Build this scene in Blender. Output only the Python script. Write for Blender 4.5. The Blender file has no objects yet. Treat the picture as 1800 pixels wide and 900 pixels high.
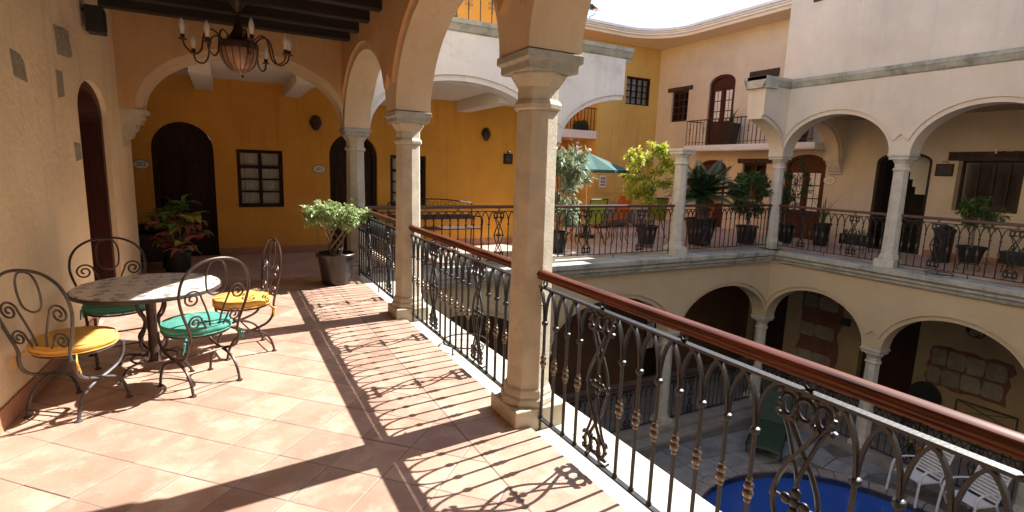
import bpy, bmesh, math, random
from math import sin, cos, pi, radians, sqrt, atan2
from mathutils import Vector, Matrix
from mathutils.geometry import tessellate_polygon

# ------------------------------------------------------------------ scene, camera, light
S = bpy.context.scene
COL = S.collection
random.seed(4)
CAMH = 1.6
YAW, PITCH, ROLL, FPX = radians(28.537), radians(-9.296), radians(1.842), 929.05
def cam_axes():
    f = Vector((sin(YAW)*cos(PITCH), cos(YAW)*cos(PITCH), sin(PITCH)))
    r = Vector((cos(YAW), -sin(YAW), 0)); u = r.cross(f)
    c, s = cos(ROLL), sin(ROLL)
    return (c*r+s*u), (-s*r+c*u), f
CR, CU, CF = cam_axes()
cam = bpy.data.cameras.new('camera'); camo = bpy.data.objects.new('camera', cam); COL.objects.link(camo)
cam.sensor_fit = 'HORIZONTAL'; cam.sensor_width = 36; cam.lens = FPX/1800*36; cam.clip_start = .05; cam.clip_end = 500
M = Matrix((CR, CU, -CF)).transposed().to_4x4(); M.translation = (0, 0, CAMH); camo.matrix_world = M
S.camera = camo

SUN_DIR = Vector((1.0, .10, 0)).normalized()          # horizontal direction towards the sun
SUN_EL = radians(43.5)
wd = bpy.data.worlds.new('World'); S.world = wd; wd.use_nodes = True
nt = wd.node_tree; nt.nodes.clear()
sky = nt.nodes.new('ShaderNodeTexSky'); sky.sky_type = 'NISHITA'; sky.sun_disc = False
sky.sun_elevation = SUN_EL; sky.sun_rotation = atan2(SUN_DIR.x, SUN_DIR.y)
sky.air_density = 1.0; sky.dust_density = 3.5; sky.ozone_density = 1; sky.altitude = 1500
bg = nt.nodes.new('ShaderNodeBackground'); bg.inputs['Strength'].default_value = .148
wo = nt.nodes.new('ShaderNodeOutputWorld')
nt.links.new(sky.outputs[0], bg.inputs[0]); nt.links.new(bg.outputs[0], wo.inputs[0])
sl = bpy.data.lights.new('sun', 'SUN'); sl.energy = 5; sl.angle = radians(.53); sl.color = (1, .97, .93)
so = bpy.data.objects.new('sun', sl); COL.objects.link(so)
d = -(SUN_DIR*cos(SUN_EL)+Vector((0, 0, sin(SUN_EL))))
so.rotation_euler = d.to_track_quat('-Z', 'Y').to_euler(); so.location = (20, 2, 25)
S.view_settings.view_transform = 'Standard'; S.view_settings.look = 'None'; S.view_settings.gamma = 1
S.view_settings.use_curve_mapping = False
S.view_settings.exposure = 1.43
S.render.engine = 'CYCLES'; S.cycles.max_bounces = 10; S.cycles.diffuse_bounces = 6

def pray(x, y):
    return CF+CR*((x-900)/FPX)-CU*((y-450)/FPX)
def on_z(x, y, z=0):                                  # photo pixel -> point on a level surface
    d = pray(x, y); t = (z-CAMH)/d.z; return Vector((0, 0, CAMH))+d*t
def on_y(x, y, Y):
    d = pray(x, y); return Vector((0, 0, CAMH))+d*(Y/d.y)
def on_x(x, y, X):
    d = pray(x, y); return Vector((0, 0, CAMH))+d*(X/d.x)

# ------------------------------------------------------------------ materials
MATS = {}
def mat(name, c1, c2=None, rough=.8, scale=3, detail=6, lo=.35, hi=.65, bump=0, bscale=60, metal=0, spec=.5, coat=0,
        stretch=None, rnd=0, island=False, trans=0, stain=None, stain_scale=1.2, stain_lo=.55, streak=None):
    m = bpy.data.materials.new(name); m.use_nodes = True; n = m.node_tree.nodes; l = m.node_tree.links
    b = n['Principled BSDF']; b.inputs['Roughness'].default_value = rough; b.inputs['Metallic'].default_value = metal
    b.inputs['Specular IOR Level'].default_value = spec
    if coat: b.inputs['Coat Weight'].default_value = coat; b.inputs['Coat Roughness'].default_value = .15
    geo = n.new('ShaderNodeNewGeometry'); pos = geo.outputs['Position']
    if stretch:
        mp = n.new('ShaderNodeMapping'); mp.inputs['Scale'].default_value = stretch
        tc = n.new('ShaderNodeTexCoord'); l.new(tc.outputs['Object'], mp.inputs[0]); pos = mp.outputs[0]
    col = None
    c2 = c2 or tuple(v*.8 for v in c1)
    nz = n.new('ShaderNodeTexNoise'); nz.inputs['Scale'].default_value = scale; nz.inputs['Detail'].default_value = detail
    nz.inputs['Roughness'].default_value = .6; l.new(pos, nz.inputs['Vector'])
    rp = n.new('ShaderNodeValToRGB'); rp.color_ramp.elements[0].position = lo; rp.color_ramp.elements[1].position = hi
    rp.color_ramp.elements[0].color = (*c2, 1); rp.color_ramp.elements[1].color = (*c1, 1)
    l.new(nz.outputs['Fac'], rp.inputs[0]); col = rp.outputs[0]
    if stain:
        n2 = n.new('ShaderNodeTexNoise'); n2.inputs['Scale'].default_value = stain_scale; n2.inputs['Detail'].default_value = 8
        n2.inputs['Roughness'].default_value = .7; l.new(geo.outputs['Position'], n2.inputs['Vector'])
        r2 = n.new('ShaderNodeValToRGB'); r2.color_ramp.elements[0].position = stain_lo; r2.color_ramp.elements[1].position = stain_lo+.2
        mx = n.new('ShaderNodeMix'); mx.data_type = 'RGBA'; l.new(n2.outputs['Fac'], r2.inputs[0]); l.new(r2.outputs[0], mx.inputs[0])
        l.new(col, mx.inputs[6]); mx.inputs[7].default_value = (*stain, 1); col = mx.outputs[2]
    if streak:
        m3 = n.new('ShaderNodeMapping'); m3.inputs['Scale'].default_value = (5, 5, .35); l.new(geo.outputs['Position'], m3.inputs[0])
        n3 = n.new('ShaderNodeTexNoise'); n3.inputs['Scale'].default_value = 1.6; n3.inputs['Detail'].default_value = 6; l.new(m3.outputs[0], n3.inputs['Vector'])
        r3 = n.new('ShaderNodeValToRGB'); r3.color_ramp.elements[0].position = .54; r3.color_ramp.elements[1].position = .78; l.new(n3.outputs['Fac'], r3.inputs[0])
        x3 = n.new('ShaderNodeMix'); x3.data_type = 'RGBA'; l.new(r3.outputs[0], x3.inputs[0]); l.new(col, x3.inputs[6]); x3.inputs[7].default_value = (*streak, 1); col = x3.outputs[2]
        n4 = n.new('ShaderNodeTexNoise'); n4.inputs['Scale'].default_value = .55; n4.inputs['Detail'].default_value = 9; n4.inputs['Roughness'].default_value = .65; l.new(geo.outputs['Position'], n4.inputs['Vector'])
        q4 = n.new('ShaderNodeMapRange'); q4.inputs['From Min'].default_value = .3; q4.inputs['From Max'].default_value = .7; q4.inputs['To Min'].default_value = .86; q4.inputs['To Max'].default_value = 1.1; l.new(n4.outputs['Fac'], q4.inputs[0])
        h4 = n.new('ShaderNodeHueSaturation'); l.new(q4.outputs[0], h4.inputs['Value']); l.new(col, h4.inputs['Color']); col = h4.outputs[0]
    if rnd or island:
        oi = n.new('ShaderNodeObjectInfo'); hs = n.new('ShaderNodeHueSaturation')
        mr = n.new('ShaderNodeMapRange'); mr.inputs['To Min'].default_value = 1-rnd; mr.inputs['To Max'].default_value = 1+rnd
        l.new(geo.outputs['Random Per Island'] if island else oi.outputs['Random'], mr.inputs[0])
        l.new(mr.outputs[0], hs.inputs['Value']); l.new(col, hs.inputs['Color']); col = hs.outputs[0]
    l.new(col, b.inputs['Base Color'])
    if bump:
        nb = n.new('ShaderNodeTexNoise'); nb.inputs['Scale'].default_value = bscale; nb.inputs['Detail'].default_value = 5
        l.new(pos, nb.inputs['Vector'])
        bp = n.new('ShaderNodeBump'); bp.inputs['Strength'].default_value = 1; bp.inputs['Distance'].default_value = bump
        l.new(nb.outputs['Fac'], bp.inputs['Height']); l.new(bp.outputs[0], b.inputs['Normal'])
    if trans:
        tr = n.new('ShaderNodeBsdfTranslucent'); ms = n.new('ShaderNodeMixShader'); ms.inputs[0].default_value = trans
        l.new(col, tr.inputs[0]); out = n['Material Output']
        l.new(b.outputs[0], ms.inputs[1]); l.new(tr.outputs[0], ms.inputs[2]); l.new(ms.outputs[0], out.inputs[0])
    MATS[name] = m
    return m
def M_(n): return MATS[n]
mat('plaster_left', (.88, .70, .44), (.80, .61, .37), .9, 1.5, bump=.007, bscale=20, stain=(.64, .50, .33), stain_scale=.9, streak=(.74, .565, .36))
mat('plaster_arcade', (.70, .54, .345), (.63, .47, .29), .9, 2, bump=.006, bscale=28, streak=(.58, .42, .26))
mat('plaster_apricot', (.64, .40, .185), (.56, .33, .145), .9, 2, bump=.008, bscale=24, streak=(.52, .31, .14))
mat('plaster_ochre', (.76, .375, .055), (.68, .32, .044), .85, 1.2, bump=.004, bscale=26, streak=(.56, .27, .04))
mat('plaster_gold', (.66, .46, .14), (.60, .41, .115), .85, 1.2, bump=.003, bscale=30, streak=(.50, .32, .09))
mat('plaster_peach', (.68, .585, .44), (.62, .525, .385), .88, 1.0, bump=.003, bscale=30, stain=(.60, .48, .33), stain_scale=.7, stain_lo=.6, streak=(.61, .51, .38))
mat('plaster_pale', (.70, .635, .525), (.645, .58, .475), .9, 1.4, bump=.004, bscale=28, stain=(.57, .50, .41), stain_scale=1.1, stain_lo=.58, streak=(.615, .56, .48))
mat('plaster_white', (.82, .82, .80), (.76, .755, .73), .9, 1.5, bump=.003, bscale=30, stain=(.58, .56, .51), stain_scale=1.3, streak=(.66, .655, .63))
mat('plaster_dim', (.40, .30, .17), (.34, .25, .14), .9, 1.5, bump=.003, bscale=30)  # darker copy of the wall plaster: arcade shade put into the colour
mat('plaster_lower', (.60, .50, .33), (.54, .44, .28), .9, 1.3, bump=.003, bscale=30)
mat('ceiling_white', (.74, .70, .62), (.70, .66, .57), .9, 2)
mat('stone_col', (.57, .50, .37), (.45, .39, .285), .85, 9, bump=.003, bscale=70, stain=(.42, .37, .28), stain_scale=6, stain_lo=.6)
mat('stone_far', (.60, .585, .51), (.49, .48, .41), .85, 8, bump=.004, bscale=60, stain=(.36, .35, .29), stain_scale=3, stain_lo=.6)
mat('stone_cap', (.44, .42, .34), (.32, .31, .25), .9, 7, bump=.006, bscale=60, stain=(.22, .22, .18), stain_scale=4)
mat('ledge', (.60, .55, .44), (.52, .47, .37), .85, 3, bump=.003, bscale=50, stain=(.5, .45, .35), stain_scale=3, stain_lo=.6)
mat('ledge_grey', (.48, .48, .42), (.33, .34, .29), .9, 4, bump=.004, bscale=50, stain=(.17, .18, .15), stain_scale=2.5, stain_lo=.5)
mat('plaster_shade_brown', (.16, .085, .045), (.12, .06, .035), .9, 1.5)  # brown stands in for the deep shade under the terrace
mat('grey_stone_inset', (.36, .31, .22), (.27, .23, .16), .9, 12, bump=.01, bscale=40)
mat('terracotta', (.47, .305, .222), (.39, .225, .158), .5, 3.2, bump=.0014, bscale=50, rnd=.16, stain=(.53, .395, .30), stain_scale=4.5, stain_lo=.5, streak=None)
mat('grout', (.25, .205, .17), None, .9, 10)
mat('skirting', (.45, .22, .13), (.38, .18, .10), .7, 5)
mat('iron', (.022, .020, .019), (.014, .013, .012), .42, 30, metal=.0, spec=.55, bump=.001, bscale=90)
mat('iron_knuckle', (.20, .16, .12), (.12, .09, .07), .35, 60, metal=.7)
mat('iron_brown', (.085, .048, .036), (.05, .03, .024), .38, 25, metal=.35)
mat('iron_grey', (.14, .13, .125), (.08, .07, .07), .42, 25, metal=.4)
mat('rail_wood', (.18, .044, .014), (.035, .011, .006), .42, 2.2, stretch=(1.2, 55, 55), coat=.08, spec=.22, lo=.38, hi=.6)
mat('rail_wood_dark', (.10, .04, .022), (.06, .024, .014), .4, 2.2, stretch=(1.5, 40, 40), coat=.2)
mat('beam_wood', (.030, .018, .012), (.014, .009, .006), .75, 3, stretch=(1.2, 30, 30), bump=.004, bscale=8)
mat('door_dark', (.055, .026, .015), (.022, .011, .007), .65, 3, stretch=(25, 25, 1.2), spec=.15)
mat('door_red', (.085, .024, .014), (.048, .014, .009), .5, 3, stretch=(25, 25, 1.2), spec=.3)
mat('door_left', (.075, .018, .010), (.035, .010, .006), .5, 3, stretch=(25, 25, 1.2), spec=.3)
mat('frame_dark', (.045, .02, .013), (.024, .012, .009), .6, 4, spec=.15)
mat('lintel', (.06, .036, .024), (.03, .02, .014), .8, 5, bump=.006, bscale=20)
mat('curtain', (.86, .83, .76), (.66, .62, .55), .9, 2, stretch=(30, 30, .5), lo=.4, hi=.6)
mat('black_void', (.012, .010, .009), None, .9, 3)
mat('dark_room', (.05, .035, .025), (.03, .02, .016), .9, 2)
mat('cushion_green', (.095, .33, .26), (.07, .27, .21), .9, 8, bump=.008, bscale=14, spec=.2)
mat('cushion_yellow', (.78, .47, .13), (.70, .38, .085), .9, 8, bump=.008, bscale=14, spec=.2)
mat('pot_brown', (.040, .024, .020), (.025, .015, .013), .32, 6, bump=.004, bscale=12, coat=.3)
mat('pot_black', (.018, .017, .017), (.012, .011, .011), .45, 6)
mat('soil', (.03, .02, .013), None, .95, 30)
mat('bark', (.26, .19, .13), (.16, .11, .075), .85, 14, bump=.004, bscale=40)
mat('leaf_ficus', (.46, .54, .25), (.30, .40, .15), .45, 6, island=True, rnd=.35, trans=.3)
mat('leaf_lime', (.62, .60, .08), (.34, .42, .06), .45, 4, island=True, rnd=.35, trans=.42)
mat('leaf_oleander', (.38, .44, .28), (.22, .29, .15), .5, 5, island=True, rnd=.4, trans=.25)
mat('leaf_dark', (.045, .10, .028), (.03, .07, .02), .5, 5, island=True, rnd=.4, trans=.25)
mat('leaf_mid', (.11, .18, .045), (.07, .13, .03), .5, 5, island=True, rnd=.4, trans=.3)
mat('leaf_cycad', (.055, .11, .04), (.04, .08, .03), .4, 5, rnd=.25)
mat('leaf_green', (.16, .31, .10), (.08, .18, .05), .4, 10, rnd=.3, trans=.2)
mat('leaf_yellow', (.70, .62, .10), (.22, .34, .07), .4, 18, rnd=.2, trans=.2)
mat('leaf_red', (.66, .20, .15), (.40, .13, .10), .4, 14, rnd=.35, trans=.2)
mat('flower_pink', (.80, .52, .56), None, .7, 5)
mat('flower_red', (.65, .05, .03), None, .7, 5)
mat('flower_orange', (.72, .28, .03), None, .7, 5)
mat('bulb', (.78, .74, .66), (.70, .66, .58), .3, 5)
mat('copper', (.44, .25, .15), (.28, .14, .08), .4, 9, metal=.3)
mat('bronze', (.075, .04, .025), (.045, .025, .016), .4, 12, metal=.3)
mat('mosaic_rim', (.06, .045, .038), None, .6, 5)
mat('umbrella_green', (.03, .125, .11), (.025, .105, .09), .75, 3, trans=.2)
mat('white_paint', (.78, .76, .74), (.70, .68, .66), .5, 3)
mat('white_plastic', (.82, .82, .82), (.76, .76, .76), .4, 4)
mat('lime_fabric', (.42, .45, .06), (.36, .40, .05), .8, 6)
mat('orange_paint', (.42, .10, .03), (.34, .08, .025), .6, 4)
mat('ceramic', (.75, .72, .66), (.66, .63, .57), .3, 6)
mat('ink', (.04, .045, .09), None, .6, 5)
mat('black_sign', (.025, .028, .026), (.016, .018, .017), .5, 10)
mat('sign_text', (.30, .29, .24), None, .7, 5)
mat('wood_bench', (.09, .05, .03), (.05, .03, .02), .6, 6)
mat('flag', (.29, .295, .295), (.20, .205, .205), .85, 3, bump=.006, bscale=14, rnd=.22, stain=(.12, .12, .12), stain_scale=2)
mat('mortar', (.16, .15, .135), (.11, .105, .095), .95, 5)
mat('pool_wall', (.03, .10, .36), (.025, .08, .30), .4, 2)
mat('coping', (.34, .31, .28), (.24, .22, .2), .8, 4, bump=.004, bscale=20)
mat('brick_red', (.20, .085, .06), (.13, .06, .045), .9, 8, bump=.006, bscale=20)
mat('rubble', (.30, .26, .20), (.20, .17, .13), .9, 5, bump=.015, bscale=10, rnd=.2)
mat('lounger_green', (.035, .065, .04), (.025, .05, .03), .7, 3)
mat('roof_grey', (.82, .80, .77), (.74, .72, .69), .85, 3)
mat('soffit', (.78, .66, .50), (.74, .61, .45), .9, 2)
mat('steel', (.3, .3, .32), None, .4, 5, metal=.6)

def glass_mat():
    m = bpy.data.materials.new('pane_glass'); m.use_nodes = True; b = m.node_tree.nodes['Principled BSDF']
    b.inputs['Base Color'].default_value = (.9, .92, .9, 1); b.inputs['Roughness'].default_value = .03
    b.inputs['Base Color'].default_value = (.02, .02, .02, 1); n = m.node_tree.nodes; l = m.node_tree.links
    tr = n.new('ShaderNodeBsdfTransparent'); fr = n.new('ShaderNodeFresnel'); fr.inputs[0].default_value = 1.45; ms = n.new('ShaderNodeMixShader')
    l.new(fr.outputs[0], ms.inputs[0]); l.new(tr.outputs[0], ms.inputs[1]); l.new(b.outputs[0], ms.inputs[2]); l.new(ms.outputs[0], n['Material Output'].inputs[0]); MATS['pane_glass'] = m
    m = bpy.data.materials.new('water'); m.use_nodes = True; n = m.node_tree.nodes; l = m.node_tree.links; b = n['Principled BSDF']
    b.inputs['Base Color'].default_value = (.03, .10, .42, 1); b.inputs['Roughness'].default_value = .04
    nz = n.new('ShaderNodeTexNoise'); nz.inputs['Scale'].default_value = 5; bp = n.new('ShaderNodeBump'); bp.inputs['Distance'].default_value = .03
    l.new(nz.outputs[0], bp.inputs['Height']); l.new(bp.outputs[0], b.inputs['Normal']); MATS['water'] = m
glass_mat()
def tile_floor_mat(name, rot, w, c1, c2, mort):
    m = bpy.data.materials.new(name); m.use_nodes = True; n = m.node_tree.nodes; l = m.node_tree.links; b = n['Principled BSDF']
    b.inputs['Roughness'].default_value = .55
    g = n.new('ShaderNodeNewGeometry'); mp = n.new('ShaderNodeMapping'); mp.inputs['Rotation'].default_value[2] = rot
    l.new(g.outputs['Position'], mp.inputs[0])
    br = n.new('ShaderNodeTexBrick'); br.offset = 0; br.squash = 1
    br.inputs['Scale'].default_value = 1; br.inputs['Brick Width'].default_value = w; br.inputs['Row Height'].default_value = w
    br.inputs['Mortar Size'].default_value = .006; br.inputs['Bias'].default_value = 0
    br.inputs['Color1'].default_value = (*c1, 1); br.inputs['Color2'].default_value = (*c2, 1); br.inputs['Mortar'].default_value = (*mort, 1)
    l.new(mp.outputs[0], br.inputs['Vector']); l.new(br.outputs['Color'], b.inputs['Base Color']); MATS[name] = m
tile_floor_mat('terrace_tiles', radians(45), .318, (.56, .42, .345), (.49, .35, .285), (.42, .37, .32))
def mosaic_mat():
    m = bpy.data.materials.new('mosaic'); m.use_nodes = True; n = m.node_tree.nodes; l = m.node_tree.links; b = n['Principled BSDF']
    b.inputs['Roughness'].default_value = .3
    tc = n.new('ShaderNodeTexCoord')
    v = n.new('ShaderNodeTexVoronoi'); v.voronoi_dimensions = '2D'; v.inputs['Scale'].default_value = 7; v.inputs['Randomness'].default_value = .25
    l.new(tc.outputs['Object'], v.inputs['Vector'])
    nz = n.new('ShaderNodeTexNoise'); nz.inputs['Scale'].default_value = 28; nz.inputs['Detail'].default_value = 3; l.new(tc.outputs['Object'], nz.inputs['Vector'])
    r1 = n.new('ShaderNodeValToRGB'); r1.color_ramp.elements[0].position = .30; r1.color_ramp.elements[1].position = .42   # near a motif centre
    r1.color_ramp.elements[0].color = (1, 1, 1, 1); r1.color_ramp.elements[1].color = (0, 0, 0, 1)
    l.new(v.outputs['Distance'], r1.inputs[0])
    r2 = n.new('ShaderNodeValToRGB'); r2.color_ramp.elements[0].position = .47; r2.color_ramp.elements[1].position = .52
    l.new(nz.outputs['Fac'], r2.inputs[0])
    mu = n.new('ShaderNodeMath'); mu.operation = 'MULTIPLY'; l.new(r1.outputs[0], mu.inputs[0]); l.new(r2.outputs[0], mu.inputs[1])
    mx = n.new('ShaderNodeMix'); mx.data_type = 'RGBA'; l.new(mu.outputs[0], mx.inputs[0])
    mx.inputs[6].default_value = (.78, .74, .66, 1); mx.inputs[7].default_value = (.32, .26, .22, 1)
    l.new(mx.outputs[2], b.inputs['Base Color']); MATS['mosaic'] = m
mosaic_mat()

# ------------------------------------------------------------------ mesh helpers
class MB:
    def __init__(s): s.v = []; s.f = []
    def add(s, vs, fs):
        o = len(s.v); s.v += [tuple(p) for p in vs]; s.f += [tuple(i+o for i in f) for f in fs]; return s
    def box(s, x0, x1, y0, y1, z0, z1, fn=None):
        vs = [(x, y, z) for z in (z0, z1) for y in (y0, y1) for x in (x0, x1)]
        if fn: vs = [fn(*p) for p in vs]
        return s.add(vs, [(0, 2, 3, 1), (4, 5, 7, 6), (0, 1, 5, 4), (2, 6, 7, 3), (0, 4, 6, 2), (1, 3, 7, 5)])
    def lathe(s, prof, n=16, c=(0, 0, 0), rot=0, caps=True):
        vs = []; fs = []
        for r, z in prof:
            for i in range(n):
                a = rot+2*pi*i/n; vs.append((c[0]+r*cos(a), c[1]+r*sin(a), c[2]+z))
        for k in range(len(prof)-1):
            for i in range(n):
                j = (i+1) % n; fs.append((k*n+i, k*n+j, (k+1)*n+j, (k+1)*n+i))
        if caps:
            fs.append(tuple(range(n-1, -1, -1))); fs.append(tuple((len(prof)-1)*n+i for i in range(n)))
        return s.add(vs, fs)
    def oct(s, prof, c=(0, 0, 0)):   # octagonal sections, r is the apothem
        return s.lathe([(r/cos(pi/8), z) for r, z in prof], 8, c, 0)
    def sq(s, prof, c=(0, 0, 0)):
        return s.lathe([(r*sqrt(2), z) for r, z in prof], 4, c, pi/4)
    def tube(s, pts, r, n=6, closed=False, flat=1.0):
        P = [Vector(p) for p in pts]; N = len(P); vs = []; fs = []
        rr = r if isinstance(r, (list, tuple)) else [r]*N
        up = None
        for i in range(N):
            a = P[(i-1) % N] if (closed or i > 0) else P[i]; b = P[(i+1) % N] if (closed or i < N-1) else P[i]
            t = (b-a)
            if t.length < 1e-9: t = Vector((0, 0, 1))
            t.normalize()
            if up is None:
                up = Vector((0, 0, 1)) if abs(t.z) < .9 else Vector((1, 0, 0))
            x = up.cross(t)
            if x.length < 1e-6: x = Vector((1, 0, 0)).cross(t)
            x.normalize(); y = t.cross(x); up = y.copy()
            for k in range(n):
                an = 2*pi*(k+.5)/n; vs.append(P[i]+x*(cos(an)*rr[i])+y*(sin(an)*rr[i]*flat))
        for i in range(N if closed else N-1):
            j = (i+1) % N
            for k in range(n):
                m = (k+1) % n; fs.append((i*n+k, i*n+m, j*n+m, j*n+k))
        if not closed:
            fs.append(tuple(range(n-1, -1, -1))); fs.append(tuple((N-1)*n+k for k in range(n)))
        return s.add(vs, fs)
    def ball(s, c, r, nu=10, nv=6, fn=None):
        rx, ry, rz = r if isinstance(r, (list, tuple)) else (r, r, r)
        vs = [(c[0], c[1], c[2]-rz)]; fs = []
        for j in range(1, nv):
            t = -pi/2+pi*j/nv
            for i in range(nu):
                a = 2*pi*i/nu; vs.append((c[0]+rx*cos(t)*cos(a), c[1]+ry*cos(t)*sin(a), c[2]+rz*sin(t)))
        vs.append((c[0], c[1], c[2]+rz)); L = len(vs)-1
        for i in range(nu):
            j = (i+1) % nu; fs.append((0, 1+j, 1+i)); fs.append((L, L-nu+i, L-nu+j))
            for k in range(nv-2):
                fs.append((1+k*nu+i, 1+k*nu+j, 1+(k+1)*nu+j, 1+(k+1)*nu+i))
        return s.add(vs, fs)
    def torus(s, c, R, r, axis='y', n=14, m=5, sx=1, sz=1):
        pts = []
        for i in range(n):
            a = 2*pi*i/n
            if axis == 'y': pts.append((c[0]+R*cos(a)*sx, c[1], c[2]+R*sin(a)*sz))
            elif axis == 'z': pts.append((c[0]+R*cos(a), c[1]+R*sin(a), c[2]))
            else: pts.append((c[0], c[1]+R*cos(a), c[2]+R*sin(a)))
        return s.tube(pts, r, m, True)
    def wall(s, outer, holes, w0, w1, fn):
        loops = [outer]+list(holes); flat = [p for L in loops for p in L]
        tris = tessellate_polygon([[Vector((p[0], p[1], 0)) for p in L] for L in loops])
        n = len(flat)
        vs = [fn(u, v, w0) for u, v in flat]+[fn(u, v, w1) for u, v in flat]
        fs = [tuple(t) for t in tris]+[tuple(i+n for i in reversed(t)) for t in tris]
        o = 0
        for L in loops:
            k = len(L)
            for i in range(k):
                j = (i+1) % k; fs.append((o+i, o+j, n+o+j, n+o+i))
            o += k
        return s.add(vs, fs)
    def prism(s, prof, u0, u1, fn):          # prof: (w, v) closed profile pulled along u
        n = len(prof); vs = [fn(u0, v, w) for w, v in prof]+[fn(u1, v, w) for w, v in prof]
        fs = [(i, (i+1) % n, n+(i+1) % n, n+i) for i in range(n)]+[tuple(range(n-1, -1, -1)), tuple(range(n, 2*n))]
        return s.add(vs, fs)
    def leaf(s, p, d, nrm, L, W, fold=.25, bend=.2):
        p = Vector(p); d = Vector(d).normalized(); x = d.cross(Vector(nrm))
        if x.length < 1e-5: x = d.orthogonal()
        x.normalize(); nn = x.cross(d)
        m = p+d*(L*.5)+nn*(L*bend*.4); e = p+d*L-nn*(L*bend*.5)
        a = p+d*(L*.45)+x*(W/2)+nn*(W*fold+L*bend*.4); b = p+d*(L*.45)-x*(W/2)+nn*(W*fold+L*bend*.4)
        return s.add([p, a, e, b, m], [(0, 4, 1), (1, 4, 2), (0, 3, 4), (3, 2, 4)])
    def mesh(s, name, smooth=False, fix=True):
        me = bpy.data.meshes.new(name); me.from_pydata(s.v, [], s.f)
        if fix:
            bm = bmesh.new(); bm.from_mesh(me); bmesh.ops.recalc_face_normals(bm, faces=bm.faces); bm.to_mesh(me); bm.free()
        if smooth:
            me.polygons.foreach_set('use_smooth', [True]*len(me.polygons))
            try: me.set_sharp_from_angle(angle=radians(42))
            except Exception: pass
        me.update(); return me
    def build(s, name, m, parent=None, world=False, smooth=False, fix=True, loc=None, bevel=0):
        if world and parent is not None:
            o = wloc(parent); s.v = [(p[0]-o.x, p[1]-o.y, p[2]-o.z) for p in s.v]
        me = s.mesh(name, smooth, fix); me.materials.append(M_(m) if isinstance(m, str) else m)
        return link(name, me, parent, loc, bevel)
def link(name, me, parent=None, loc=None, bevel=0):
    ob = bpy.data.objects.new(name, me); COL.objects.link(ob)
    if parent is not None: ob.parent = parent
    if loc is not None: ob.location = loc
    if bevel:
        md = ob.modifiers.new('bevel', 'BEVEL'); md.width = bevel; md.segments = 2; md.limit_method = 'ANGLE'; md.angle_limit = radians(40)
    return ob
def wloc(o):
    p = Vector((0, 0, 0))
    while o is not None: p += o.location; o = o.parent
    return p
def tag(o, label, cat=None, group=None, kind=None):
    if label: o['label'] = label
    if cat: o['category'] = cat
    if group: o['group'] = group
    if kind: o['kind'] = kind
    return o
def thing(name, label, cat, loc=(0, 0, 0), rz=0, group=None):
    e = bpy.data.objects.new(name, None); COL.objects.link(e); e.location = loc; e.rotation_euler = (0, 0, rz); e.empty_display_size = .1
    return tag(e, label, cat, group)
def structure(name, mb, m, **k): return tag(mb.build(name, m, **k), None, kind='structure')
def copy_tree(o, parent=None):
    c = o.copy(); COL.objects.link(c); c.parent = parent
    for ch in list(o.children): copy_tree(ch, c)
    return c
def copy_thing(o, loc, rz, label, group=None):
    c = copy_tree(o); c.location = loc; c.rotation_euler = (0, 0, rz); c['label'] = label
    if group: c['group'] = group
    return c
def arc_pts(c, half, rise, vs, n=28, a0=0, a1=pi):
    return [(c+half*cos(a0+(a1-a0)*i/n), vs+rise*sin(a0+(a1-a0)*i/n)) for i in range(n+1)]
def PX(X):  # wall plane facing -X, u = Y, w into the wall
    return lambda u, v, w: (X+w, u, v)
def PY(Y):  # wall plane facing -Y, u = X
    return lambda u, v, w: (u, Y+w, v)
def arcade(mb, fn, u0, u1, vtop, vs, arches, t, skin=.034, band=.085, low=.22, apex=.37, skins=(True, True), inner=None):
    """arcade wall with open arches (centre, half span, rise, a0, a1); archivolt bands set back behind the face, with a small gable over each column"""
    ar = sorted(arches, key=lambda a: -a[0])
    loop = [(u0, vtop), (u1, vtop)]
    def trace(ext, lowv):
        pts = []
        for a in ar:
            c, h, r = a[:3]; lo, hi = (a[3], a[4]) if len(a) > 3 else (0, pi)
            A = [p for p in arc_pts(c, h+ext, r+ext, vs, 36, lo, hi) if p[1] >= lowv-1e-6 and u0-1e-6 <= p[0] <= u1+1e-6]
            pts.append(A)
        return pts
    core = list(loop); T = trace(0, vs)
    if T[0][0][0] < u1-1e-4: core.append((u1, T[0][0][1] if T[0][0][1] > vs+.3 else vs))
    for A in T: core += A
    if core[-1][0] > u0+1e-4: core.append((u0, vs if core[-1][1] < vs+.3 else core[-1][1]))
    mb.wall(core, [], 0, t, fn)
    sk = list(loop); T = trace(band, vs+low)
    if T[0][0][0] < u1-1e-4: sk.append((u1, T[0][0][1]))
    for i, A in enumerate(T):
        sk += A
        if i < len(T)-1: sk.append(((A[-1][0]+T[i+1][0][0])/2, vs+apex))
    if sk[-1][0] > u0+1e-4: sk.append((u0, sk[-1][1]))
    if skins[0]: (inner if inner is not None else mb).wall(sk, [], -skin, -.0005, fn)
    if skins[1]: mb.wall(sk, [], t+.0005, t+skin, fn)
    return mb
def arch_open(u0, u1, v0, vspring, rise, n=16):
    c = (u0+u1)/2; h = (u1-u0)/2
    return [(u0, v0), (u1, v0)]+arc_pts(c, h, rise, vspring, n)
def cornice_prof(v0, v1, out):
    h = v1-v0
    return [(.02, v0), (-.03, v0), (-.035, v0+.25*h), (-.06, v0+.3*h), (-out*.85, v0+.62*h), (-out*.85, v0+.68*h), (-out, v0+.70*h), (-out, v1), (.02, v1)]

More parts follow.
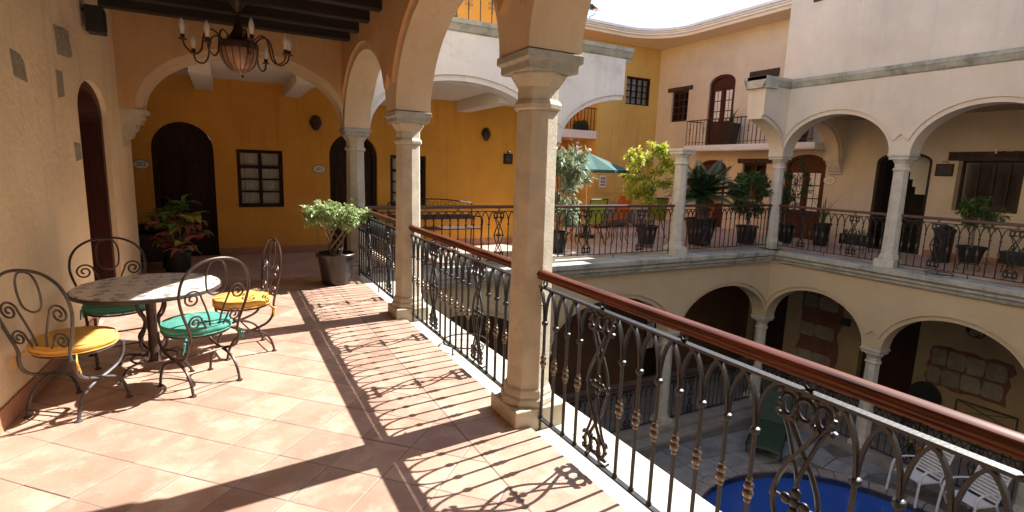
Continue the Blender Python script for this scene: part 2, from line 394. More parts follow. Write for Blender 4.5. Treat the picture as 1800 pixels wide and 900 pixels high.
# ------------------------------------------------------------------ the setting: floors, ceilings, ground
VS = 2.12                                             # springing height of the arches
def XL(y): return -1.215+.042*(y-3.93)                # the left wall is not quite parallel to the arcade
structure('ground', MB().box(-120, 120, -120, 120, -5.2, -5), 'mortar')
gf = structure('gallery_floor', MB().box(-1.75, 1.625, -3, 7.9, -.35, -.0022), 'grout')
structure('terrace_floor', MB().box(-4.2, 13.62, 8.2, 16.4, -.35, -.002).box(-1.75, 1.9, 7.9, 8.2, -.349, -.003).box(11.53, 13.62, -3, 8.2, -.348, -.004), 'terrace_tiles')
# gallery tiles laid diagonally, a straight border row along the railing
def tile_mesh(name, poly):
    c = Vector((sum(p[0] for p in poly)/len(poly), sum(p[1] for p in poly)/len(poly)))
    mb = MB(); n = len(poly); rings = []
    for k, (ins, z) in enumerate(((.0, -.012), (.0, -.0012), (.003, 0))):
        r = []
        for p in poly:
            q = Vector(p)-c; l = q.length; q = q*(1-ins*1.4/l) if l > 0 else q; r.append((q.x, q.y, z))
        rings += r
    fs = []
    for k in range(2):
        for i in range(n): j = (i+1) % n; fs.append((k*n+i, k*n+j, (k+1)*n+j, (k+1)*n+i))
    fs.append(tuple(2*n+i for i in range(n)))
    mb.add(rings, fs); return mb, c
def clip(poly, xmin, xmax, ymin, ymax):
    def cut(P, f, inter):
        out = []
        for i in range(len(P)):
            a, b = P[i], P[(i+1) % len(P)]
            if f(a): out.append(a)
            if f(a) != f(b): out.append(inter(a, b))
        return out
    for ax, lim, sg in ((0, xmin, 1), (0, xmax, -1), (1, ymin, 1), (1, ymax, -1)):
        if len(poly) < 3: return []
        def ii(a, b, ax=ax, lim=lim):
            t = (lim-a[ax])/(b[ax]-a[ax]); return (a[0]+t*(b[0]-a[0]), a[1]+t*(b[1]-a[1]))
        poly = cut(poly, lambda p: (p[ax]-lim)*sg >= -1e-9, ii)
    return poly
DG = .2265; G = .0036; shared = {}
for i in range(-9, 9):
    for j in range(-16, 40):
        if (i+j) % 2: continue
        cx, cy = -.04+DG*i+DG, 3.2+DG*j
        h = DG-G*1.4
        poly = [(cx+h, cy), (cx, cy+h), (cx-h, cy), (cx, cy-h)]
        cl = clip(poly, -1.5, 1.196, .9, 7.895)
        if len(cl) < 3: continue
        ar = abs(sum(cl[k][0]*cl[(k+1) % len(cl)][1]-cl[(k+1) % len(cl)][0]*cl[k][1] for k in range(len(cl))))/2
        if ar < .002: continue
        full = len(cl) == 4 and abs(ar-2*h*h) < 1e-4
        if full and 'full' in shared:
            o = link('floor_tile', shared['full'], gf, (cx, cy, random.uniform(-.0008, .0008))); o.rotation_euler = (random.gauss(0, .0022), random.gauss(0, .0022), random.choice((0, 1, 2, 3))*pi/2+random.gauss(0, .003))
        else:
            mb, c = tile_mesh('floor_tile', cl); me = mb.mesh('floor_tile'); me.materials.append(M_('terracotta'))
            if full: shared['full'] = me; c = Vector((cx, cy))
            link('floor_tile', me, gf, (c.x, c.y, 0))
bw = .40
for k in range(18):
    y0 = .9+k*bw; y1 = min(y0+bw, 7.895)
    if y1-y0 < .05: break
    mb, c = tile_mesh('floor_tile', [(1.205, y0+G), (1.62, y0+G), (1.62, y1-G), (1.205, y1-G)])
    me = mb.mesh('floor_tile'); me.materials.append(M_('terracotta')); link('floor_tile', me, gf, (c.x, c.y, 0))

# stone ledges under the railings
def ledge_prof(o, d):                                   # (w, v): w negative = out over the courtyard
    return [(d, -.3), (-o+.10, -.3), (-o+.09, -.24), (-o+.05, -.22), (-o+.05, -.17), (-o+.02, -.15), (-o, -.13), (-o, -.05), (-o+.012, -.04), (d, -.04)]
L1 = thing('stone_ledge', 'pale cream stone ledge under the sunlit gallery railing', 'ledge', (1.9, 2, -.3))
fnL = lambda u, v, w: (1.9-w, u, v)
for k in range(8):
    y0 = -2.9+k*1.36; MB().prism(ledge_prof(.2, .275), y0, y0+1.355, fnL).build('slab', 'ledge', L1, True, bevel=.004)
L2 = thing('stone_ledge', 'weathered grey ledge under the terrace railing with the lone column', 'ledge', (6, 7.85, -.3))
for k in range(7):
    x0 = 2.105+k*1.27; MB().prism(ledge_prof(.23, .36), x0, x0+1.266, PY(7.85)).build('slab', 'ledge_grey', L2, True, bevel=.004)
L3 = thing('stone_ledge', 'weathered grey ledge under the shaded railing opposite the gallery', 'ledge', (11.17, 3, -.3))
for k in range(8):
    y0 = -2.5+k*1.262; MB().prism(ledge_prof(.2, .37), y0, y0+1.258, PX(11.17)).build('slab', 'ledge_grey', L3, True, bevel=.004)

# ------------------------------------------------------------------ left wall
def LW(u, v, w): return (XL(u)-w, u, v)
def on_left(x, y):
    p = on_x(x, y, -1.1)
    for _ in range(12): p = on_x(x, y, XL(p.y))
    return p
lw = thing('plaster_wall', 'rough cream plaster wall with bare stones and a brown arched door', 'wall', (-1.3, 3, 0))
DY0, DY1 = 6.12, 7.22
door_hole = arch_open(DY0, DY1, .0, 2.02, .30)
mb = MB().wall([(-2.6, -.3), (8.36, -.3), (8.36, 3.6), (-2.6, 3.6)], [door_hole], 0, .35, LW)
mb.build('wall', 'plaster_left', lw, True)
# skirting either side of the door
for a, b in ((-2.6, DY0-.02), (DY1+.02, 8.34)):
    MB().box(a, b, 0.0, .13, -.012, .003, lambda u, v, w: LW(u, v, w)).build('skirting', 'skirting', lw, True)
dr = MB().wall(arch_open(DY0+.001, DY1-.001, 0.005, 2.02, .299), [arch_open(DY0+.09, DY1-.09, .006, 1.95, .27)], .05, .345, LW).build('door_frame', 'door_left', lw, True)
df = MB().wall(arch_open(DY0+.09, DY1-.09, .008, 1.95, .268), [], .27, .31, LW).build('door', 'door_left', lw, True)
for a in (.16, .57):
    for b, c in ((.15, .85), (1.0, 1.75)):
        MB().box(DY0+a, DY0+a+.34, b, c, .25, .2699, LW).build('panel', 'door_left', df, True, bevel=.006)
MB().ball(LW(DY0+.2, 1.02, .23), .025).build('handle', 'bronze', df, True, smooth=True)
def stone_inset(pix, depth):
    P = [on_left(*p) for p in pix]
    out = [(p.y, p.z) for p in P]
    m = MB().wall(out, [], -depth, .05, LW); return m.build('stone', 'grey_stone_inset', lw, True, bevel=.006)
stone_inset([(16, 84), (34, 95), (41, 108), (48, 146), (24, 134)], .006)
stone_inset([(92, 42), (118, 55), (126, 100), (120, 103), (100, 95), (97, 70)], .008)
stone_inset([(97, 122), (108, 125), (113, 170), (102, 172)], .006)
stone_inset([(129, 250), (140, 252), (143, 280), (134, 284)], .006)
# carved corbel at the wall end, under the transverse arch
cb = thing('stone_corbel', 'carved stone corbel carrying the arch at the end of the cream wall', 'corbel', (-1.05, 8.03, 1.72))
pr = [(0, .40), (.24, .40), (.24, .345), (.215, .33), (.215, .285), (.17, .275), (.16, .22), (.12, .17), (.105, .12), (.06, .09), (.05, .03), (.02, .0), (0, .0)]
MB().wall([(p[0], p[1]) for p in pr], [], -.17, .17, lambda u, v, w: (u-.02, w, v)).build('bracket', 'stone_col', cb, bevel=.006)
MB().box(-.02, .262, -.195, .195, .40, .45).build('abacus', 'stone_col', cb, bevel=.006)
# loudspeaker high on the wall
sp = on_left(145, 35)
ls = thing('loudspeaker', 'small black loudspeaker mounted high above the brown door', 'speaker', (sp.x, sp.y, sp.z-.11))
MB().wall([(-.09, 0), (.09, .0), (.075, .10), (.075, .24), (-.09, .24)], [], .03, .17, lambda u, v, w: (w, u, v)).build('cabinet', 'black_sign', ls, bevel=.008)
MB().box(.171, .176, -.06, .06, .03, .21).build('grille', 'black_void', ls, bevel=.002)
MB().tube([(-.02, 0, .2), (.05, 0, .22)], .015).build('bracket', 'iron', ls)

# ------------------------------------------------------------------ our arcade and the transverse arch
ow = thing('arcade_wall', 'apricot plaster arcade wall over the near gallery columns', 'wall', (1.7, 2.8, VS))
def rise_at(y): return .02+(.05*(5.47-max(y, .26)) if y < 5.47 else -.012*(y-5.47))
OURS = lambda u, v, w: (1.52+w, u, v+rise_at(u)*max(0, min(1, (3.9-v)/1.0)))
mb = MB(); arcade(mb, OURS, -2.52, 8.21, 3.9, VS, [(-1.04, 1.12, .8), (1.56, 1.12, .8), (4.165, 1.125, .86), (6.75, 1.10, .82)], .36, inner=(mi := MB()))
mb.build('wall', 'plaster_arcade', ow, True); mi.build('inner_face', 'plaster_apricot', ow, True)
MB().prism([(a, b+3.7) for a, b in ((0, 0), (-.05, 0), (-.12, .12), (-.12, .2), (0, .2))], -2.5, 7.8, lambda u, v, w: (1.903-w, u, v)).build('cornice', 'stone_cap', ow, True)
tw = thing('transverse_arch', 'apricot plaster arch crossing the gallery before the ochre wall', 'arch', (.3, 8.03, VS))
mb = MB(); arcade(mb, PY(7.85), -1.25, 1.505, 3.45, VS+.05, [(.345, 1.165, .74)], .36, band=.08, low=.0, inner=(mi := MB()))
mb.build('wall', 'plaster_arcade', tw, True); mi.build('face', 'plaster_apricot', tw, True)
ce = structure('ceiling', MB().box(-1.8, 1.53, -2.6, 8.0, 3.29, 3.42), 'beam_wood')
for k in range(19):
    y = 7.28-.525*k
    MB().box(XL(y)-.06, 1.50, y-.06, y+.06, 3.15, 3.2895).build('beam', 'beam_wood', ce, bevel=.012)
uo = thing('upper_storey', 'unseen set-back apricot upper storey added to block sky light above the near gallery', 'building', (0, 3, 4.1)); MB().box(-1.8, 1.45, -2.6, 8.0, 4.101, 7.2).build('wall', 'plaster_arcade', uo, True)  # storey out of view, added to keep sky light off the court
structure('roof_slab', MB().box(-1.8, 1.88, -2.6, 8.2, 3.905, 4.1).box(-1.8, -1.3, -2.6, 8.2, 3.43, 3.9), 'roof_grey')
eb = thing('end_wall', 'unseen cream plaster wall added for bounced light at the end of the gallery', 'wall', (0, -2.75, 0))  # out of view, put in to bounce light back along the gallery
MB().box(-1.8, 1.88, -2.95, -2.61, -.3, 3.9).build('wall', 'plaster_left', eb, True)

# ------------------------------------------------------------------ columns
def make_column():
    e = thing('stone_column', '', 'column', (0, 0, 0))
    MB().sq([(.178, -.045), (.178, .10), (.172, .108)]).build('plinth', 'stone_col', e, bevel=.006)
    MB().oct([(.165, .1085), (.168, .125), (.165, .15), (.15, .165), (.152, .18), (.146, .205), (.135, .22)]).build('base', 'stone_col', e)
    MB().oct([(.134, .2205), (.132, .24), (.117, 1.80)]).build('shaft', 'stone_col', e, bevel=.004)
    MB().oct([(.120, 1.8005), (.136, 1.81), (.140, 1.835), (.130, 1.855), (.118, 1.862), (.118, 1.935), (.122, 1.94), (.150, 1.985), (.158, 2.0), (.158, 2.012)]).build('capital', 'stone_col', e, bevel=.003)
    MB().sq([(.165, 2.0125), (.172, 2.02), (.172, 2.06), (.188, 2.072), (.192, 2.078), (.192, 2.116), (.186, 2.1195)]).build('abacus', 'stone_cap', e, bevel=.004)
    return e
c0 = make_column(); c0.location = (1.7, 2.86, 0)
c0['label'] = 'octagonal sandstone column where the polished handrail starts'; c0['group'] = 'gallery columns'
for y, lab in ((5.47, 'octagonal sandstone column between the two sunlit railing bays'), (8.03, 'octagonal sandstone column behind the potted ficus'),
               (.26, 'octagonal sandstone column at the end of the long polished handrail'), (-2.34, 'octagonal sandstone column at the gallery end wall')):
    copy_thing(c0, (1.7, y, 0), 0, lab, 'gallery columns')
cf0 = copy_thing(c0, (4.98, 8.03, 0), 0, 'x', 'terrace columns')
for o in list(COL.objects):                       # the springing rises a little towards the near end: taller shafts
    if o.type == 'EMPTY' and o.name.startswith('stone_column') and o is not cf0:
        dz = rise_at(o.location.y)
        for ch in o.children:
            nm = ch.name.split('.')[0]
            if nm in ('capital', 'abacus'): ch.location.z += dz
            if nm == 'shaft': ch.scale.z = (1.80+dz-.2205)/(1.80-.2205); ch.location.z = .2205*(1-ch.scale.z)
def far_mat(e):
    for ch in e.children:
        ch.data = ch.data.copy(); ch.data.materials.clear(); ch.data.materials.append(M_('stone_far'))
    return e
cf0['label'] = 'pale stone column carrying the broken-off arch, behind the sandstone column'; cf = far_mat(cf0)
copy_thing(cf, (8.25, 8.03, 0), 0, 'free-standing pale column with nothing above it, beside the lime bush', 'terrace columns')
copy_thing(cf, (11.35, 8.03, 0), 0, 'pale corner column where the terrace meets the shaded arcade', 'terrace columns')
for y, lab in ((5.47, 'pale column between the two shaded upper arches'), (2.9, 'pale column past the wide shaded upper arch'), (.3, 'pale column far along the shaded upper arcade'), (-2.3, 'pale column at the end of the shaded upper arcade')):
    copy_thing(cf, (11.35, y, 0), 0, lab, 'shaded arcade columns')

# ------------------------------------------------------------------ ochre wing: wall, doors, windows
def window(parent, fn, u0, u1, v0, v1, cols, rows, fmat='frame_dark', depth=.06, transom=0, curt=True, fr=.055, mun=.035, hb=.0):
    w = MB()
    w.box(u0, u0+fr, v0, v1, depth-.03, depth+.05, fn); w.box(u1-fr, u1, v0, v1, depth-.03, depth+.05, fn)
    w.box(u0+fr, u1-fr, v0, v0+fr, depth-.03, depth+.05, fn); w.box(u0+fr, u1-fr, v1-fr, v1, depth-.03, depth+.05, fn)
    f = w.build('window', fmat, parent, True)
    ui0, ui1, vi0, vi1 = u0+fr, u1-fr, v0+fr, v1-fr
    us = [ui0+(ui1-ui0)*i/cols for i in range(cols+1)]; vs = [vi0+(vi1-vi0)*i/rows for i in range(rows+1)]
    if transom: vs = [vi0+(vi1-vi0)*(1-transom)*i/(rows-1) for i in range(rows)]+[vi1]
    m = MB()
    for k, u in enumerate(us[1:-1]):
        wd_ = mun*(1.5 if (cols == 2 or k == cols//2-1) else .8); m.box(u-wd_/2, u+wd_/2, vi0, vi1, depth-.022, depth+.042, fn)
    for k, v in enumerate(vs[1:-1]):
        hd = mun*(1.5 if (transom and k == rows-2) else .8)
        m.box(ui0, ui1, v-hd/2, v+hd/2, depth-.018, depth+.038, fn)
    m.build('glazing_bars', fmat, f, True)
    for i in range(cols):
        for j in range(rows):
            MB().box(us[i]+.002, us[i+1]-.002, vs[j]+.002, vs[j+1]-.002, depth+.008, depth+.012, fn).build('pane', 'pane_glass', f, True)
    if curt:
        pts = []; n = 60
        for i in range(n+1):
            u = ui0+(ui1-ui0)*i/n; pts.append((u, depth+.085+.012*sin(i*1.9)+.006*sin(i*.7)))
        vsx = [fn(u, vi0, ww) for u, ww in pts]+[fn(u, vi1, ww) for u, ww in pts]
        MB().add(vsx, [(i, i+1, n+2+i, n+1+i) for i in range(n)]).build('curtain', 'curtain', f, True, fix=False)
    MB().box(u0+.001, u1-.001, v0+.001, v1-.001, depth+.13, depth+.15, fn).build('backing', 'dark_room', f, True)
    return f
def arched_door(parent, fn, u0, u1, v0, vspring, rise, dm='door_dark', depth=.14, leaves=2, glazed=False, fm=None):
    fm = fm or dm
    fr = MB().wall(arch_open(u0+.001, u1-.001, v0+.002, vspring, rise-.001), [arch_open(u0+.07, u1-.07, v0+.003, vspring-.02, rise-.06)], depth-.06, depth+.06, fn).build('door_frame', fm, parent, True)
    dd = MB().wall(arch_open(u0+.07, u1-.07, v0+.004, vspring-.02, rise-.06), [], depth, depth+.04, fn).build('door', dm, parent, True)
    W = (u1-u0-.14)/leaves
    MB().box(u0+.07, u1-.07, vspring-.12, vspring-.05, depth-.022, depth-.0005, fn).build('transom', dm, dd, True)
    for k in range(leaves):
        a = u0+.07+k*W+.04; b = a+W-.08
        if glazed:
            c = (a+b)/2
            for i in range(2):
                for j in range(3):
                    ua = a+.05+(b-a-.1)*i/2+.014; ub = a+.05+(b-a-.1)*(i+1)/2-.014; hh = (vspring-.2-(v0+.75))/3
                    va = v0+.75+hh*j+.014; vb = va+hh-.028
                    MB().box(ua, ub, va, vb, depth-.012, depth-.0008, fn).build('pane', 'curtain', dd, True)
            MB().box(a, b, v0+.12, v0+.62, depth-.014, depth-.0008, fn).build('panel', dm, dd, True, bevel=.005)
        else:
            MB().box(a, b, v0+.12, v0+.75, depth-.016, depth-.0008, fn).build('panel', dm, dd, True, bevel=.006)
            MB().box(a, b, v0+.86, vspring-.18, depth-.016, depth-.0008, fn).build('panel', dm, dd, True, bevel=.006)
    if leaves == 2:
        c = (u0+u1)/2; MB().box(c-.02, c+.02, v0+.01, vspring-.05, depth-.024, depth-.0006, fn).build('meeting_stile', dm, dd, True)
    MB().ball(fn((u0+u1)/2-.06, v0+1.0, depth-.04), .022).build('handle', 'bronze', dd, True, smooth=True)
    return dd
YW = PY(10.1)
yw = thing('ochre_wall', 'deep ochre plaster wall with arched dark doors and curtained windows', 'wall', (1, 10.1, 0))
H = [arch_open(-1.0, -.14, 0, 1.75, .43), [(.19, .82), (.90, .82), (.90, 1.79), (.19, 1.79)], arch_open(1.68, 2.54, 0, 1.75, .41), [(2.79, .82), (3.50, .82), (3.50, 1.80), (2.79, 1.80)]]
MB().wall([(-4.2, -.3), (5.6, -.3), (5.6, 6.5), (-4.2, 6.5)], H, 0, .3, YW).build('wall', 'plaster_ochre', yw, True)
for a, b in ((-4, -1.01), (-.13, 1.67), (2.55, 5.59)):
    MB().box(a, b, .0, .13, -.014, -.0005, YW).build('skirting', 'skirting', yw, True)
arched_door(yw, YW, -1.0, -.14, 0, 1.75, .43); arched_door(yw, YW, 1.68, 2.54, 0, 1.75, .41)
window(yw, YW, .19, .90, .82, 1.79, 2, 4, transom=.27); window(yw, YW, 2.79, 3.50, .82, 1.80, 2, 4, transom=.27)
MB().box(5.3, 5.6, 10.4, 16.2, -.3, 6.5).build('end_wall', 'plaster_ochre', yw, True)
fc = structure('wing_ceiling', MB().box(-4.2, 6.2, 8.05, 10.12, 2.90, 3.5), 'ceiling_white')
for x in (-.22, 1.08, 2.6, 4.25):
    MB().box(x-.13, x+.13, 8.215, 10.095, 2.70, 2.8995).build('ceiling_beam', 'ceiling_white', fc, bevel=.006)
bw_ = thing('corridor_wall', 'plain cream wall closing the dark corridor behind the croton', 'wall', (-4, 9, 0))
MB().box(-4.2, -3.9, 8.2, 10.1, -.3, 3).build('end_wall', 'plaster_ochre', bw_, True)
MB().box(-4.2, -1.38, 8.0, 8.2, -.3, 3.4).build('side_wall', 'plaster_ochre', bw_, True)
def text_mesh(body, size, m, parent, fn_matrix, name='number'):
    cu = bpy.data.curves.new('t', 'FONT'); cu.body = body; cu.size = size; cu.align_x = 'CENTER'; cu.align_y = 'CENTER'; cu.extrude = .001
    to = bpy.data.objects.new('t', cu); COL.objects.link(to)
    dg = bpy.context.evaluated_depsgraph_get(); me = bpy.data.meshes.new_from_object(to.evaluated_get(dg))
    bpy.data.objects.remove(to); me.materials.clear(); me.materials.append(M_(m))
    me.transform(fn_matrix); return link(name, me, parent)
RX = Matrix.Rotation(pi/2, 4, 'X')
def plaque(px, py, txt, label):
    p = on_y(px, py, 10.08); e = thing('number_plaque', label, 'plaque', (p.x, 10.1, p.z-.06), group='room number plaques')
    n = 24; o = [(.105*cos(2*pi*i/n), .06+.065*sin(2*pi*i/n)) for i in range(n)]
    MB().wall(o, [], -.018, 0, lambda u, v, w: (u, w, v)).build('plate', 'ceramic', e, bevel=.004)
    rim = [(.108*cos(2*pi*i/n), -.012, .06+.068*sin(2*pi*i/n)) for i in range(n)]
    MB().tube(rim, .006, 5, True).build('rim', 'bronze', e)
    t = text_mesh(txt, .085, 'ink', e, Matrix.Translation((0, -.020, .06)) @ RX)
plaque(561, 297, '301', 'small white oval room plaque beside the door behind the ficus'); plaque(248, 289, '302', 'small white oval room plaque beside the door behind the croton')
def mask_lamp(px, py, label):
    p = on_y(px, py, 10.05); e = thing('wall_lamp', label, 'wall lamp', (p.x, 10.1, p.z-.13), group='dark clay wall lamps')
    mb = MB(); mb.ball((0, -.05, .13), (.085, .055, .125), 12, 8); mb.ball((0, -.105, .12), (.018, .025, .035)); mb.ball((-.035, -.09, .16), (.022, .02, .014)); mb.ball((.035, -.09, .16), (.022, .02, .014)); mb.ball((0, -.092, .06), (.035, .02, .014))
    mb.ball((-.085, -.04, .14), (.02, .02, .04)); mb.ball((.085, -.04, .14), (.02, .02, .04))
    mb.build('face', 'bronze', e, smooth=True)
    mb = MB()
    for i in range(9):
        a = pi*i/8; mb.ball((.085*cos(a), -.04, .14+.115*sin(a)), .022, 6, 4)
    mb.build('headdress', 'black_sign', e, smooth=True)
mask_lamp(555, 217, 'dark clay face lamp over the plaque by the curtained window'); mask_lamp(855, 237, 'dark clay face lamp on the ochre wall beside the hanging board')
p = on_y(893, 279, 10.09); e = thing('notice_board', 'small black framed board hung on the ochre wall', 'sign', (p.x, 10.1, p.z-.11))
MB().box(-.105, .105, -.03, 0, 0, .215).build('frame', 'frame_dark', e, bevel=.004); MB().box(-.085, .085, -.034, -.0302, .02, .195).build('board', 'black_sign', e)
mb = MB()
for k in range(4): mb.box(-.05+.01*(k % 2), .05-.012*k, -.036, -.0342, .06+.03*k, .066+.03*k)
mb.build('lettering', 'sign_text', e)
MB().lathe([(.03, 0), (.034, .02), (.01, .05)], 10, (0, -.05, .225)).tube([(0, 0, .25), (0, -.05, .27)], .008).build('lamp', 'bronze', e)

# ------------------------------------------------------------------ far arcade (white) with the broken-off arch
fa = thing('white_arcade', 'white plaster arcade wall ending in a broken-off arch above the oleander', 'wall', (4, 8.03, VS))
mb = MB(); arcade(mb, PY(7.85), 1.87, 6.45, 3.68, VS, [(3.34, 1.46, .80), (6.62, 1.46, .80)], .36)
mb.build('wall', 'plaster_white', fa, True)
def cprof(v0, v1, out, t): return [(t, v0)]+cornice_prof(v0, v1, out)[1:-1]+[(t, v1)]
for k in range(6):
    x0 = 1.91+k*.775; MB().prism(cprof(3.57, 3.80, .12, .30), x0, x0+.772, PY(7.85)).build('cornice', 'ledge_grey', fa, True)
structure('upper_terrace_floor', MB().box(-4, 6.2, 8.22, 10.09, 3.51, 3.72), 'terrace_tiles')
ur = thing('balcony_railing', 'black wrought iron railing on the roof above the white arcade', 'railing', (3.9, 8.0, 3.80))
bmsh = None
for k in range(15):
    x = -1.85+k*.2
    if bmsh is None:
        m = MB(); pts = [(0, 0, z) for z in (0, .2, .24, .28, .32, .36, .4, .44, .5, .9)]
        m.tube(pts, [.009, .009, .014, .009, .014, .009, .014, .009, .009, .009], 6)
        for s in (-1, 1):
            for zc in (.3, .36):
                q = []
                for i in range(14):
                    t = i/13; r = .03*(1-t*.75); a = pi/2*0+t*2.6*pi; q.append((s*(.012+.03-r*cos(a)), 0, zc+(r*sin(a))*(1 if zc > .33 else -1)))
                m.tube(q, .004, 4)
        bmsh = m.mesh('baluster'); bmsh.materials.append(M_('iron'))
        pl = MB().tube([(0, 0, 0), (0, 0, .9)], .009, 6).mesh('baluster'); pl.materials.append(M_('iron'))
    link('baluster', bmsh if k % 2 else pl, ur, (x, 0, 0))
MB().box(-1.95, 1.05, -.02, .02, .9, .925).build('top_bar', 'iron', ur)
p = on_y(800, 26, 8.3); e = thing('geranium_pot', 'dark window box with red flower on the roof railing', 'flower pot', (p.x-.1, 8.25, 3.80))
MB().lathe([(.09, 0), (.12, .12), (.115, .12), (.1, .02)], 12).build('pot', 'pot_black', e); mb = MB()
for i in range(40):
    a = random.uniform(0, 2*pi); mb.leaf((.06*cos(a), .06*sin(a), .1), (cos(a), sin(a), random.uniform(.4, 1.6)), (0, 0, 1), random.uniform(.06, .14), .05)
mb.build('foliage', 'leaf_mid', e, fix=False); MB().ball((.08, -.03, .23), .03).build('flower', 'flower_red', e)

# ------------------------------------------------------------------ right wing
ra = thing('shaded_arcade', 'peach plaster arcade wall on the shaded side opposite the gallery', 'wall', (11.35, 3, VS))
mb = MB(); arcade(mb, PX(11.17), -2.5, 8.21, 3.62, VS, [(6.75, 1.10, .82), (4.185, 1.105, .82), (1.6, 1.12, .82), (-1.0, 1.12, .82)], .36)
mb.build('wall', 'plaster_pale', ra, True)
mb = MB(); arcade(mb, PY(7.852), 10.32, 11.2, 3.621, VS, [(9.8, 1.37, .82)], .355); mb.build('arch_stub', 'plaster_pale', ra, True)
for k in range(8):
    y0 = -2.5+k*1.296; MB().prism(cprof(3.50, 3.74, .12, .36), y0, y0+1.293, PX(11.17)).build('cornice', 'ledge_grey', ra, True)
MB().prism(cprof(3.501, 3.742, .12, .355), 10.20, 11.2, PY(7.852)).build('cornice', 'ledge_grey', ra, True)
MB().prism(cprof(3.5015, 3.7405, .12, .3), 7.74, 8.3, PX(10.32)).build('cornice', 'ledge_grey', ra, True)
ub = thing('upper_storey', 'pale cream upper storey wall with a long crack above the shaded cornice', 'building', (12.6, 3, 3.74))
MB().box(11.36, 14.2, -3, 8.18, 3.70, 8.6).build('wall', 'plaster_pale', ub, True)
q = [(on_x(x, y, 11.36)) for x, y in [(1518, 0), (1519, 14), (1516, 30), (1514, 52), (1511, 70), (1512, 86), (1510, 98)]]
MB().tube([(11.357, a.y, a.z) for a in q], [.006, .009, .006, .01, .006, .006, .003], 5).build('crack', 'plaster_white', ub, True)
MB().box(11.34, 11.36, 7.0, 7.65, 5.35, 5.75).build('window', 'door_red', ub, True)
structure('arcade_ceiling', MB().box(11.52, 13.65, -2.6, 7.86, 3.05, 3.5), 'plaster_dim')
ta = thing('corridor_arch', 'peach plaster arch crossing the shaded arcade beside the double door', 'arch', (12.5, 8.03, VS))
mb = MB(); arcade(mb, PY(7.86), 11.52, 13.6, 3.64, VS, [(12.42, .89, .78)], .34, low=0); mb.build('wall', 'plaster_peach', ta, True)
cb2 = thing('stone_corbel', 'small stone corbel carrying the corridor arch on the peach wall', 'corbel', (13.6, 8.03, 1.72))
MB().wall(pr, [], -.16, .16, lambda u, v, w: (-u, w, v*.88)).build('bracket', 'stone_far', cb2); MB().box(-.29, 0, -.19, .19, .353, .40).build('abacus', 'stone_far', cb2)

PW = PX(13.6)
pw = thing('peach_house', 'peach two-storey house wall with wooden doors, lintelled windows and a balcony', 'building', (13.6, 8, 0))
H = [arch_open(5.97, 7.1, 0, 2.05, .22), [(4.42, 1.05), (5.5, 1.05), (5.5, 2.08), (4.42, 2.08)], arch_open(8.3, 9.42, 0, 1.97, .27),
     [(10.02, .95), (10.82, .95), (10.82, 2.0), (10.02, 2.0)], arch_open(11.4, 12.5, 0, 1.85, .25), arch_open(11.36, 12.34, 2.53, 4.42, .26),
     [(13.18, 3.37), (13.93, 3.37), (13.93, 4.37), (13.18, 4.37)], [(10.05, 3.4), (10.74, 3.4), (10.74, 4.37), (10.05, 4.37)]]
MB().wall([(-3, -.3), (14.9, -.3), (14.9, 5.9), (-3, 5.9)], H, 0, .3, PW).build('wall', 'plaster_peach', pw, True)
MB().box(-2.5, 5.9, 0, .14, -.014, -.0005, PW).build('skirting', 'skirting', pw, True)
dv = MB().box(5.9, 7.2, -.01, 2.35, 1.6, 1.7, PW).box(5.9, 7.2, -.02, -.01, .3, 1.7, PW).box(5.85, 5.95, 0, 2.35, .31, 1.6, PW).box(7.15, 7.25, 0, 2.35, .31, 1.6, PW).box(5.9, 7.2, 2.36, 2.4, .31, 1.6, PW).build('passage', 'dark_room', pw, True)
for k in range(7):
    MB().box(6.0, 6.55, 1.5+.17*(k-1), 1.5+.17*k, .5+.0-.0+.02*k, .75+.02*k, lambda u, v, w, k=k: (13.6+w, u+(k*.085-.1), v)).build('stair_step', 'ceiling_white', dv, True)
MB().wall(arch_open(5.971, 7.099, .001, 2.05, .219), [arch_open(6.03, 7.04, .002, 2.03, .19)], .02, .29, PW).build('passage_frame', 'dark_room', pw, True)
w = window(pw, PW, 4.421, 5.499, 1.051, 2.079, 4, 1, fmat='lintel', depth=.22, curt=False, fr=.04)
MB().box(4.2, 5.68, 2.08, 2.26, -.05, .05, PW).build('lintel', 'lintel', pw, True, bevel=.01)
arched_door(pw, PW, 8.3, 9.42, 0, 1.97, .27, 'door_red', .10, glazed=True)
window(pw, PW, 10.021, 10.819, .951, 1.999, 2, 2, fmat='door_red', depth=.1, curt=False); MB().box(9.85, 10.98, 2.0, 2.13, -.05, .05, PW).build('lintel', 'lintel', pw, True, bevel=.01)
arched_door(pw, PW, 11.4, 12.5, 0, 1.85, .25, 'door_red', .10, glazed=True)
arched_door(pw, PW, 11.36, 12.34, 2.53, 4.42, .26, 'door_red', .12, glazed=True)
window(pw, PW, 13.181, 13.929, 3.371, 4.369, 3, 4, fmat='door_red', depth=.1, fr=.06); MB().box(13.02, 14.1, 4.37, 4.50, -.05, .05, PW).build('lintel', 'lintel', pw, True, bevel=.01)
window(pw, PW, 10.051, 10.739, 3.401, 4.369, 3, 4, fmat='door_red', depth=.1); MB().box(9.93, 10.86, 4.37, 4.60, -.05, .05, PW).build('lintel', 'lintel', pw, True, bevel=.01)
bs = MB().box(12.88, 13.6, 8.22, 12.55, 2.33, 2.52).build('balcony', 'white_paint', pw, True, bevel=.05)
m = MB().tube([(12.93, 8.3, 3.27), (12.93, 12.5, 3.27)], .016, 6).tube([(12.93, 12.5, 3.27), (13.6, 12.5, 3.27)], .016, 6).tube([(12.93, 8.3, 2.60), (12.93, 12.5, 2.60)], .01, 4)
m.build('rail', 'iron', bs, True)
